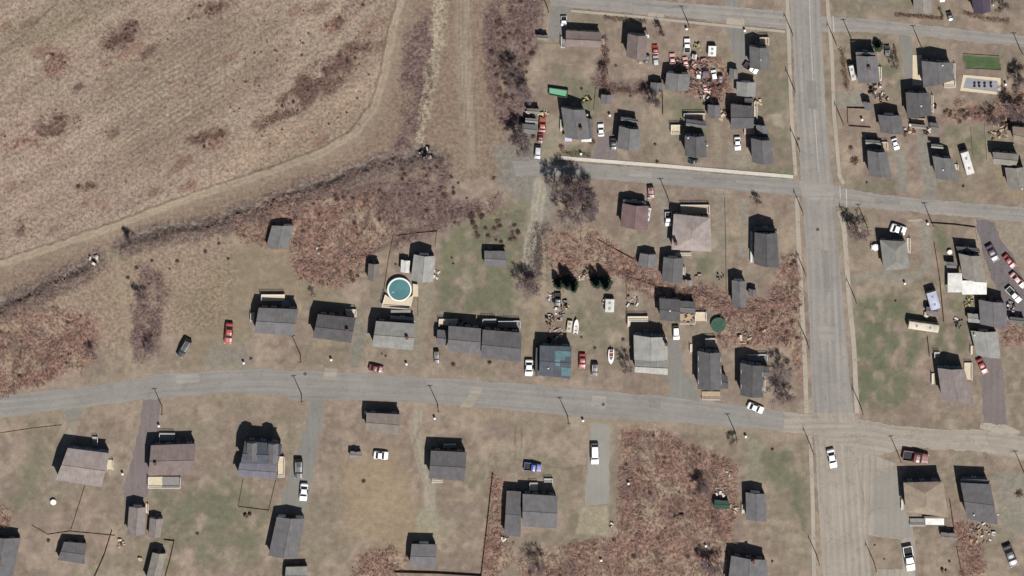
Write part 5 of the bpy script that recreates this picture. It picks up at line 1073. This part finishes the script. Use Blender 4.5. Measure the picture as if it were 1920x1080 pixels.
for i, (x, y, s, zs, lb) in enumerate([(1063,527,.95,.95,'dark conifer, middle of the three in the lot with the teal-patched house'),(1135,528,1.0,1.0,'dark conifer, right one of the pair east of the lot'),(1047,530,.8,.72,'dark conifer at the west of the lot, nearest the gravel track'),(1118,526,.95,.85,'dark conifer, left one of the pair east of the lot'),(1074,532,.85,1.0,'conifer with green crown at the east of the three in the lot'),(1646,86,.8,.45,'small dark conifer north of the hedge house')]):
    o = CP[i%2] if i < 2 else copy_tree(CP[i%2]); p = P(x,y); o.location = (p.x,p.y,0); o.scale = (s,s,zs); o.rotation_euler = (0,0,i*1.3); tag(o, lb, 'tree', 'dark conifers')
# ---- bushes
def bush_mesh(seed, m_, n=110, leaf=.16):
    rn = random.Random(seed); m = MB()
    for i in range(n):
        az = rn.uniform(0,6.28); el = rn.uniform(.1,1.45); d = Vector((math.cos(az)*math.cos(el), math.sin(az)*math.cos(el), math.sin(el)*.8)); r = rn.uniform(.55,1.0)
        m.tube((0,0,0), d*r, .02, .008, 3, 0, False)
        for k in range(3):
            c = d*r*rn.uniform(.5,1.0); a = Vector((rn.uniform(-1,1),rn.uniform(-1,1),rn.uniform(-.5,.8)))*leaf; b_ = Vector((rn.uniform(-1,1),rn.uniform(-1,1),rn.uniform(-.5,.8)))*leaf; m.poly([c,c+a,c+b_])
    o = m.build('bush', m_, None); me = o.data; bpy.data.objects.remove(o); return me
BM = {'brown': [bush_mesh(i, BRTW) for i in (1,2,3)], 'dark': [bush_mesh(i, mat('dark_twigs', rgb(112,92,84), .95, .25)) for i in (4,5)], 'dry': [bush_mesh(i, DRYG) for i in (6,7)]}
def bush(x, y, r, h, kind, label, group, cat='bush', name='bush'):
    o = bpy.data.objects.new(name, random.choice(BM[kind])); C.objects.link(o); p = P(x,y); o.location = (p.x,p.y,-.05); o.scale = (r,r*random.uniform(.85,1.15),h); o.rotation_euler = (0,0,random.uniform(0,6.28)); tag(o, label, cat, group)
for (x,y,r,h,k,lb) in [(1602,302,1.8,1.3,'brown','round brown bush on the corner lawn, larger of two left of the slate house'),(1595,277,1.0,.9,'brown','small brown bush on the corner lawn, upper of two left of the slate house'),(1625,342,.5,.6,'dark','tiny dark bush on the lawn just above the middle street east'),
    (1806,349,.6,.7,'dark','tiny dark bush south of the light grey gabled house'),(1800,228,1.0,.9,'brown','brown bush on the green lawn right of the small grey-green shed'),(1679,564,.5,.7,'dark','lone dark bush on the big corner lawn'),(612,0,1,1,'brown',''),(428,485,.6,.8,'dark','small dark bush alone below the northwest grey shed'),
    (850,683,.9,.8,'dark','round dark bush before the middle house of the dark row'),(918,679,.8,.8,'dark','round dark bush before the east house of the dark row'),(682,902,.9,.7,'dry','low olive bush on the dry lawn below the small mauve shed'),(895,599,.6,.7,'dry','small olive bush behind the dark row'),
    (1418,345,1,1,'dark',''),(1448,842,.6,.7,'dark','small dark bush on the lawn near the lower crossing'),(1448,1052,.6,.7,'dark','small dark bush right of the bottom slate house'),(1640,1022,.5,.5,'dark','tiny bush on the small bottom lawn right of the main road'),(1658,1048,.4,.5,'dark','tiny dark bush by the bottom lawn edge'),(1911,925,1.6,1.4,'brown','red-brown bush at the right edge below the lower street'),
    (1780,1052,.7,.7,'dark','dark bush on the lawn between the bottom right fences'),(1232,303,.8,.9,'dry','olive bush north of the cream pavement beside the tall slate house'),(1228,270,.7,.7,'dry','small olive bush left of the cream deck'),(1168,636,.7,.7,'dark','small dark bush west of the light grey house'),(1115,652,.7,.5,'dark','dark low bush north of the dark car'),(1090,632,.5,.5,'dark','tiny dark bush north of the red car'),
    (1155,123,.6,.6,'brown','small brown bush on the lawn below the brown-mauve house'),(1182,180,.5,.5,'dark','tiny dark bush right of the small slate square shed'),(1090,166,.6,.7,'dark','tiny dark bush right of the green rectangular pool'),(1104,181,.7,.7,'dark','dark bush by the yellow yard clutter'),(847,483,.5,.5,'dark','tiny dark bush left of the lone slate shed'),(850,494,.5,.5,'dark','tiny dark bush just below its twin, left of the lone slate shed'),
    (853,417,.6,.6,'dark','dark bush on the track into the green lawn'),(742,495,.5,.6,'dark','tiny dark bush west of the narrow white-roofed shed'),(657,516,.5,.6,'dark','tiny dark bush left of the rounded dark shed'),(1000,255,1.2,1,'brown','brown bush below the low dead-end garage'),(1052,275,1.2,1,'brown','brown bush at the southwest corner of the white-awning house'),(1110,266,1.3,1,'brown','brown bush at the southeast corner of the white-awning house'),
    (470,672,.7,.7,'dry','olive bush near the lower street below the grey house'),(723,667,.5,.5,'dark','tiny bush before the light grey pool house, right'),(716,663,.4,.5,'dark','tiny bush before the light grey pool house, left'),(370,1000,.8,.6,'dry','olive bush in the bottom left lawn'),(91,1013,.8,.8,'dry','olive bush right of the bottom left corner house'),(1260,1000,.8,.8,'dark','')]:
    if lb: bush(x,y,r,h,k,lb,'garden bushes on the lawns')
def hedge(label, pts, w, h, m_):
    rh = random.Random(int(pts[0][0])); W_ = [P(*p) for p in pts]; m = MB(); 
    for a, b_ in zip(W_, W_[1:]):
        L_ = (b_-a).length; u = (b_-a)/L_; nr = Vector((-u.y,u.x,0))
        for i in range(int(L_*75)):
            t = rh.random()*L_; s_ = rh.uniform(-1,1)*w*(.75+.35*math.sin(t*1.9+pts[0][0])); z = h*math.sqrt(max(.05,1-(s_/w/1.15)**2))*rh.uniform(.35,1)*(.8+.25*math.sin(t*1.3)); c = a+u*t+nr*s_+Vector((0,0,z)); 
            m.poly([c, c+Vector((rh.uniform(-1,1),rh.uniform(-1,1),rh.uniform(-.6,.6)))*.22, c+Vector((rh.uniform(-1,1),rh.uniform(-1,1),rh.uniform(-.6,.6)))*.22])
        for i in range(int(L_*4)):
            c = a+u*(rh.random()*L_)+nr*rh.uniform(-w*.4,w*.4); m.tube((c.x,c.y,-.1), (c.x+rh.uniform(-.3,.3),c.y+rh.uniform(-.3,.3),h*.8), .025, .01, 3, 0, False)
    tag(m.build('hedge', m_, origin=(W_[0].x,W_[0].y,0)), label, 'hedge')
HB = mat('hedge_brown', rgb(124,88,72), .95, .25, 1, .2); HD = mat('hedge_dark', rgb(110,92,78), .95, .25, 1, .2); HO = mat('hedge_olive', rgb(104,100,62), .95, .25, 1, .2)
for a_ in [('brown leafless hedge strip between the two top lawns',[(1131,68),(1136,110),(1131,165)],1.1,1.3,HB),('brown bushy hedge row north of the small slate square shed',[(1134,166),(1170,170),(1214,172)],1.2,1.2,HB),('dark hedge along the top street pavement north of the brown-mauve house',[(1132,34),(1170,37),(1214,41)],.8,1.1,HD),
    ('long red-brown hedge west of the hedge house, right of the main road',[(1578,90),(1583,130),(1588,168)],.95,1.5,HB),('olive hedge in front of the white-awning house above the cream pavement',[(1050,286),(1080,289),(1108,291)],.9,1.0,HO),('thin brown hedge below the tan-mauve house on the top street east',[(1678,27),(1725,31),(1768,35)],.5,.9,HB),
    ('dark bare hedge strip running south between the gravel track and the red scrub',[(1012,418),(1008,460),(1000,510),(994,545)],3.0,2.4,mat('hedge_grey', rgb(124,110,106), .95, .25, 1, .2)),('brown hedge stub right of the lawn of the tan-mauve house',[(1761,14),(1768,33)],.5,.9,HO),('uneven brown hedge below the dark plum house at the top right',[(1806,24),(1850,36),(1893,40)],.8,1.1,HB),('thin dark hedge beside the paved drive, right of the hedge house',[(1676,84),(1682,118)],.45,1.0,HB)]: hedge(*a_)
rn = random.Random(21)
def cluster(poly, n, rr, kind, label, group):
    xs = [p[0] for p in poly]; ys = [p[1] for p in poly]; k = 0
    while k < n:
        x, y = rn.uniform(min(xs),max(xs)), rn.uniform(min(ys),max(ys))
        if inside(np.array([x]), np.array([y]), poly)[0]: r = rn.uniform(*rr); bush(x,y,r,r*rn.uniform(.7,1),rn.choice(kind),label,group,name='shrub'); k += 1
cluster([(880,400),(905,392),(970,400),(975,440),(960,465),(900,462),(882,440)], 26, (.6,1.3), ('brown','dark'), 'brown leafless shrub in the cluster above the lone slate shed', 'brown shrubs around the lone slate shed')
cluster([(740,315),(830,310),(835,370),(860,390),(800,400),(740,360)], 18, (.6,1.2), ('brown','dark'), 'brown shrub in the rough ground below the east end of the ditch', 'brown shrubs below the ditch end')
cluster([(1758,196),(1860,212),(1900,225),(1896,240),(1760,212)], 22, (.6,1.2), ('dark','brown'), 'dark shrub in the thicket south of the covered pool', 'dark thicket south of the covered pool')
cluster([(1892,120),(1925,110),(1925,215),(1900,210)], 10, (.6,1.2), ('dark','brown'), 'dark shrub in the brush at the right edge', 'brush along the right edge')
cluster([(300,40),(640,0),(690,60),(660,140),(520,220),(300,250),(60,330),(0,250)], 24, (.3,.6), ('brown','dark'), 'small brown shrub on the dry field', 'small brown shrubs scattered over the dry field')
cluster([(20,300),(220,270),(560,240),(640,230),(420,330),(120,430),(20,440)], 12, (.25,.5), ('brown',), 'tiny brown shrub on the lower dry field', 'tiny shrubs on the lower dry field')
cluster([(915,30),(960,0),(1000,0),(1000,90),(985,150),(1000,190),(975,240),(940,230),(915,130)], 34, (.7,1.3), ('brown','dark'), 'leafless shrub on the brushy slope between the field track and the top lawn', 'shrubs on the brushy slope')
cluster([(360,470),(420,440),(420,470),(320,500),(300,540),(240,520),(250,490)], 14, (.4,.9), ('brown','dark'), 'brown shrub on the rough strip right of the dirt track', 'brown shrubs right of the dirt track')
for i_, n_ in ((0,7),(1,5),(4,2),(7,9),(8,9),(9,5),(6,5),(13,3)):
    cluster(FP[i_], n_, (.45,.9), ('brown','dark'), 'dark shrub in the brown scrub patches of the dry field', 'shrubs in the scrub patches of the field')
cluster([(470,60),(700,60),(715,150),(690,200),(600,250),(480,260),(440,200)], 40, (.3,.6), ('brown','dark'), 'small brown shrub on the eastern part of the dry field', 'small shrubs dotted over the eastern dry field')
cluster([(930,320),(700,350),(540,372),(560,392),(720,372),(930,372)], 24, (.5,1.0), ('brown','dark'), 'brown shrub in the rough strip south of the ditch', 'shrubs in the strip south of the ditch')
for i_, (pl_, n_) in enumerate(((SCRUB[0],20),(SCRUB[1],24),(SCRUB[3],26),(SCRUB[4],38))): cluster(pl_, n_, (.5,1.2), ('brown','dark'), ('brown bush standing in the big red scrub at the left edge','brown bush standing in the red scrub around the northwest grey shed','brown bush in the red scrub between the houses and the main road','brown bush in the large red scrub at the bottom centre')[i_], ('bushes in the left scrub','bushes in the northwest scrub','bushes in the scrub by the main road','bushes in the bottom scrub')[i_])
# ---- mass vegetation: dry bramble and grass, one object per stand (stuff)
def blades(name, label, polys, dens, ln, wd, mats, weights, seed, lift=.5, per=5, gap=0.0):
    rs = np.random.RandomState(seed); Vs = []; Fm = []; 
    for poly in polys:
        xs = np.array([p[0] for p in poly]); ys = np.array([p[1] for p in poly]); x0,x1,y0,y1 = xs.min(),xs.max(),ys.min(),ys.max()
        n = int((x1-x0)*(y1-y0)*S*S*dens); X = rs.uniform(x0,x1,n); Y = rs.uniform(y0,y1,n)
        wx = X+(vnoise(X,Y,20,5)-.5)*16; wy = Y+(vnoise(X,Y,20,6)-.5)*16; k = inside(wx,wy,poly)
        if gap: k &= vnoise(X,Y,14,seed+3) > gap*rs.rand(n)*1.2
        k &= (X > -80) & (X < 2000) & (Y > -80) & (Y < 1160)
        X, Y = X[k], Y[k]; n = len(X)
        DXs = (X-960)*S; DYs = (540-Y)*S; d0 = _x.x*DXs+_y.x*DYs-_z.x*DIST; d1 = _x.y*DXs+_y.y*DYs-_z.y*DIST; d2 = _x.z*DXs+_y.z*DYs-_z.z*DIST; tt = -CAM.z/d2
        gx_, gy_ = CAM.x+d0*tt, CAM.y+d1*tt; base = np.stack([gx_,gy_,np.full(n,-.05)],-1); flow = vnoise(X,Y,60,seed+9)*9
        for j in range(per):
            az = flow+rs.uniform(-1.1,1.1,n); L_ = rs.uniform(ln*.5,ln*1.2,n); el = rs.uniform(.1,.9,n)
            d = np.stack([np.cos(az)*np.cos(el), np.sin(az)*np.cos(el), np.sin(el)*lift*2],-1)*L_[:,None]; s = np.stack([-np.sin(az),np.cos(az),np.zeros(n)],-1)*(wd*rs.uniform(.6,1.4,n))[:,None]
            b_ = base+np.stack([rs.uniform(-.3,.3,n),rs.uniform(-.3,.3,n),np.zeros(n)],-1)
            Vs.append(np.stack([b_-s, b_+s, b_+d],1).reshape(-1,3)); Fm.append(rs.choice(len(mats), n, p=weights))
    v = np.concatenate(Vs); fm = np.concatenate(Fm); nf = len(fm); me = bpy.data.meshes.new(name); me.vertices.add(len(v)); me.vertices.foreach_set('co', v.reshape(-1).astype(np.float32))
    me.loops.add(nf*3); me.loops.foreach_set('vertex_index', np.arange(nf*3,dtype=np.int32)); me.polygons.add(nf); me.polygons.foreach_set('loop_start', np.arange(nf,dtype=np.int32)*3); me.polygons.foreach_set('loop_total', np.full(nf,3,np.int32))
    for m_ in mats: me.materials.append(m_)
    me.polygons.foreach_set('material_index', fm.astype(np.int32)); me.update(calc_edges=True); o = bpy.data.objects.new(name, me); C.objects.link(o); tag(o, label, name.replace('_',' '), kind='stuff'); print(name, nf); return o
SR = mat('scrub_red', rgb(180,146,130), .95, .2, .5, .15); SP = mat('scrub_pale', rgb(202,174,154), .95, .2, .5, .15); SD = mat('scrub_dark', rgb(134,102,92), .95, .2, .5, .15); ST = mat('grass_tan', rgb(176,158,130), .95, .15, .5, .15); SG = mat('grass_olive', rgb(120,118,84), .95, .2, .5, .15); SV = mat('brush_purple', rgb(146,126,118), .95, .2, .5, .15)
blades('bramble', 'reddish dead bramble and tall grass covering the rough ground between the houses', SCRUB, 4.0, 1.2, .06, [SR,SP,SD], [.5,.27,.23], 3, gap=.8, lift=.75)
blades('brush', 'grey-purple leafless brush along the slope, ditch and gravel track', DARK[:8]+[[(x,y-13) for x,y in D1[::-1]]+[(x,y+26) for x,y in D1], [(x,y-14) for x,y in D2[:5][::-1]]+[(x,y+28) for x,y in D2[:5]]], 3.2, 1.0, .05, [SV,SD,SP], [.55,.33,.12], 4, gap=.55)
blades('field_grass', 'dry tan grass of the open field', [FIELD], .8, .45, .06, [ST,SP,SD], [.5,.3,.2], 5, per=3, gap=.5)
blades('field_scrub', 'dark low scrub patches on the open field', FP[:6]+FP[7:12], 2.5, .7, .07, [SD,SV,SR], [.4,.35,.25], 6)
blades('lawn_grass', 'short worn lawn grass around the houses', [[(300,560),(420,480),(830,460),(990,400),(1000,700),(380,690)],[(0,800),(560,755),(1150,800),(1150,1080),(0,1080)],[(1040,60),(1480,70),(1480,300),(1050,290)],[(1590,80),(1920,100),(1920,360),(1600,350)],[(1610,530),(1750,530),(1820,780),(1620,780)]], .35, .22, .05, [ST,SG], [.6,.4], 7, per=3, gap=.6)
# ---- rubble, junk and yard things
def junk(x, y, r, n, label, cols, h=.8, name='junk_pile', cat='junk pile'):
    rj = random.Random(int(x*3+y)); p = P(x,y); ms = [mat('junk_'+k, rgb(*{'white':(228,222,210),'cream':(214,190,150),'black':(34,30,30),'rust':(112,72,60),'grey':(132,130,128),'yellow':(190,178,110),'pink':(190,140,130),'stone':(170,156,138),'brown':(96,70,54)}[k]), .8, .15) for k in cols]; m = MB()
    for i in range(n):
        t = rj.uniform(0,6.28); q = r*math.sqrt(rj.random()); c = Vector((p.x+q*math.cos(t), p.y+q*math.sin(t), 0)); a = rj.uniform(0,3.14); sx, sy, sz = rj.uniform(.12,.6), rj.uniform(.1,.35), rj.uniform(.1,h/2); mi = rj.randrange(len(ms)); tl = rj.uniform(-.25,.25)
        u = Vector((math.cos(a),math.sin(a),tl)); w = Vector((-math.sin(a),math.cos(a),0)); 
        if rj.random() < .25: m.tube(c+Vector((0,0,sz)), c+u*sx*1.6+Vector((0,0,sz*1.6)), .12, .1, 7, mi)
        else: m.box(c+Vector((0,0,sz+.02)), u*sx, w*sy, Vector((-tl*.3,0,sz)), mi)
    tag(m.build(name, ms, origin=(p.x,p.y,0)), label, cat, 'heaps of odds and ends in the yards')
for a in [(1300,125,2.6,26,'junk heap between the white pickup and the streaked workshop',('rust','pink','white','black')),(1308,155,2.8,34,'dark junk heap against the workshop east wall',('black','rust','grey','pink')),(1330,180,2.6,26,'scrap heap north of the square slate shed',('black','grey','rust','white')),(1355,215,1.6,22,'line of pale odds and ends right of the square slate shed',('white','cream','rust')),
    (1307,88,1.2,16,'green-yellow patio odds on the rusty soil',('yellow','grey')),(1638,160,2.4,26,'white patio furniture heap below the hedge house',('white','cream','black')),(1655,185,1.6,14,'white and dark heap north of the grey gabled garage',('white','rust','black')),(1702,240,2.2,20,'pale odds and ends right of the grey gabled garage',('white','rust','cream')),
    (1840,1000,3.6,42,'pale strewn timber and boxes below the tall slate house',('cream','white','rust','stone')),(1875,245,3.0,30,'pale rubble heap in the yard at the right',('stone','cream','brown')),(1100,185,1.2,9,'yellow frame and dark things on the lawn above the white-awning house',('yellow','black')),(1043,590,2.2,22,'pale heap at the left side of the lot with the teal-patched house',('grey','white','stone')),
    (1043,625,2.0,18,'heap just north of the teal-patched house',('stone','white','rust')),(1100,510,1.6,14,'heap of pale bundles between the conifers',('cream','stone','black')),(1185,565,1.8,10,'white chairs on the small fenced lawn',('white','grey')),(1293,597,2.0,18,'wooden furniture along the flat dark building',('brown','cream','black')),
    (1395,632,2.0,22,'white furniture cluster right of the round green pool',('white','cream','brown')),(1352,920,1.8,16,'white litter pile by the dark green shed',('white','stone')),(1372,955,1.6,10,'white litter trail below the dark green shed',('white','cream')),(1366,888,1.0,7,'small white heap north of the dark green shed',('white','grey')),
    (1272,968,1.2,9,'dark and rusty things in the middle of the bottom scrub',('rust','black')),(463,964,1.0,6,'small pale thing beside a dark post below the dormer house lawn',('cream','brown')),(225,1018,1.3,10,'pale heap near the brown garage',('cream','white','brown')),(262,1048,.5,8,'pale yellow object near the tan-roofed shed',('cream','yellow')),
    (593,472,1.1,8,'pale small hut of planks in the red scrub',('white','grey','brown')),(1350,518,1.0,8,'dark quad-bike-like heap on the lawn by the thin fence',('black','grey')),(1310,518,.9,6,'pale bundle right of the slate gabled garage',('pink','stone')),(1770,1068,1.0,5,'dark heap at the bottom edge',('black','brown')),(905,1012,.1,1,''),
    (945,1013,1.2,7,'pale heap below the L-shaped slate house',('white','stone')),(1148,983,.8,5,'white and dark object at the corner of the pale slab',('white','brown')),(818,513,1.2,8,'pale pile at the southeast of the light grey garage',('white','brown','pink')),(866,604,1.4,9,'pinkish odds behind the middle house of the dark row',('pink','white','black')),(1430,620,.6,3,'small pale thing in the scrub by the main road',('cream','brown')),
    (1820,560,1.2,8,'garden odds below the white patio roof',('yellow','brown','white')),(1895,575,1.6,14,'black and white heap at the right below the slanted cars',('black','white','grey')),(1737,590,.8,5,'bright white crate by the long cream trailer',('white','cream')),(1420,192,1.1,8,'pale pile right of the narrow dark shed',('cream','rust')),(1745,200,1.3,9,'yellow-green and white yard things right of the white east eave house',('yellow','white','black')),
    (800,290,2.2,16,'broken pale stones at the head of the ditch',('stone','white','black')),(177,487,1.6,12,'stones at the end of the lower ditch',('stone','white','black')),(1088,520,.9,5,'pale bin beside the green conifer',('white','stone')),(1134,563,.8,4,'white pipe west of the white box trailer',('white','grey'))]:
    if a[4]: junk(*a)
for a in [(1036,560,1.5,18,'dark and pale junk along the west side of the lot, upper part',('black','grey','white','brown')),(1032,600,1.4,18,'dark junk along the west side of the lot, middle part',('black','brown','stone','grey')),(1033,637,1.4,16,'dark junk beside the northwest corner of the teal-patched house',('black','brown','stone')),(1058,572,1.6,16,'brown and grey junk right of the black truck',('brown','grey','cream','black')),
    (1318,118,1.8,16,'rusty scrap right of the small white box trailer',('rust','pink','grey')),(1345,165,2.4,22,'rust-coloured scrap scattered south of the red trailer box',('rust','brown','pink')),(1328,148,1.8,20,'black scrap heap below the black van',('black','grey','rust')),(1270,118,1.8,14,'rusty scrap left of the white pickup',('rust','black','pink')),(1000,212,1.8,14,'black and pale clutter behind the low dead-end garage',('black','white','grey')),(1021,212,1.2,10,'orange and pale clutter north of the red-orange car',('rust','cream')),
    (1735,245,1.6,12,'dark clutter below the slate house with white east eave',('black','white','brown')),(1815,565,1.4,10,'green and brown garden clutter under the white patio roof',('brown','yellow','stone')),(1795,605,1.6,12,'dark clutter behind the light grey shed at right',('black','grey','white'))]: junk(*a)
# small posts, mail boxes and bins: bright dots with shadows
def bin_(x, y, label, k='white', h=1.1):
    p = P(x,y); root = empty('rubbish_bin', (p.x,p.y,0), label, 'bin', 'bins by the street'); m = MB(); m.tube((p.x,p.y,0),(p.x,p.y,h),.28,.34,10); m.build('barrel', mat('bin_'+k, rgb(225,222,214) if k == 'white' else rgb(90,80,70), .6, .05), root); m = MB(); m.tube((p.x,p.y,h),(p.x,p.y,h+.08),.37,.3,10); m.build('lid', STEEL, root)
for a in [(457,679,'white bin at the lower street edge below the red car'),(621,673,'white bin at the lower street edge below the dark slate house'),(762,681,'cream bin at the lower street edge right of the light grey pool house'),(230,887,'white bin left of the mauve drive'),(298,797,'white bin near the top of the mauve drive'),(815,783,'white bin below the utility pole by the gravel loop'),(1093,787,'white bin beside the pale gravel patch'),(1398,817,'white bin below the lower street near the bush'),
    (1396,56,'white bin below the top street at the corner drive'),(1287,53,'white bin below the top street utility pole'),(1089,287,'white bin in the olive hedge'),(1143,215,'small white bin on the lawn above the black car'),(1616,223,'small white bin inside the brown-walled garden plot'),(1696,530,'small white bin on the dirt loop edge'),(1739,418,'round pale bin at the north end of the long brown fence'),(1178,905,'white bin at the left edge of the bottom red scrub'),(1127,1049,'white bin at the left of the bottom scrub edge'),(1323,1022,'white bin beside the bottom bare tree'),(1885,157,'white bin right of the covered pool')]: bin_(*a)
# tarpaulins on the old roof (they lie on the house)
for i, (q_, lb) in enumerate([([(1040,657),(1071,659),(1070,668),(1060,668),(1059,676),(1041,674)],'teal tarpaulin on the north slope of the old dark roof'),([(1052,688),(1070,690),(1069,706),(1053,705)],'teal tarpaulin on the south slope of the old dark roof'),([(1040,674),(1050,675),(1049,686),(1041,685)],'small teal tarpaulin strip in the middle of the old dark roof')]):
    w = [P(x,y,4.8) for x,y in q_]; m = MB(); 
    eN, eS = P(1042,649,4.42).y, P(1040,707,4.42).y; mid_ = (eN+eS)/2; hf = (eN-eS)/2
    pts = [(p.x,p.y,4.416+.648*(1-min(1,abs(p.y-mid_)/hf))+.10) for p in w]; m.poly(pts); m.poly([(a,b_,c_-.03) for a,b_,c_ in pts][::-1])
    for a_, b2 in zip(pts, pts[1:]+pts[:1]): m.poly([a_, b2, (b2[0],b2[1],b2[2]-.03), (a_[0],a_[1],a_[2]-.03)])
    c_ = w[0]; tag(m.build('tarpaulin', roofmat('teal'), origin=(c_.x,c_.y,4.4)), lb, 'tarpaulin', 'teal tarpaulins on the old roof')
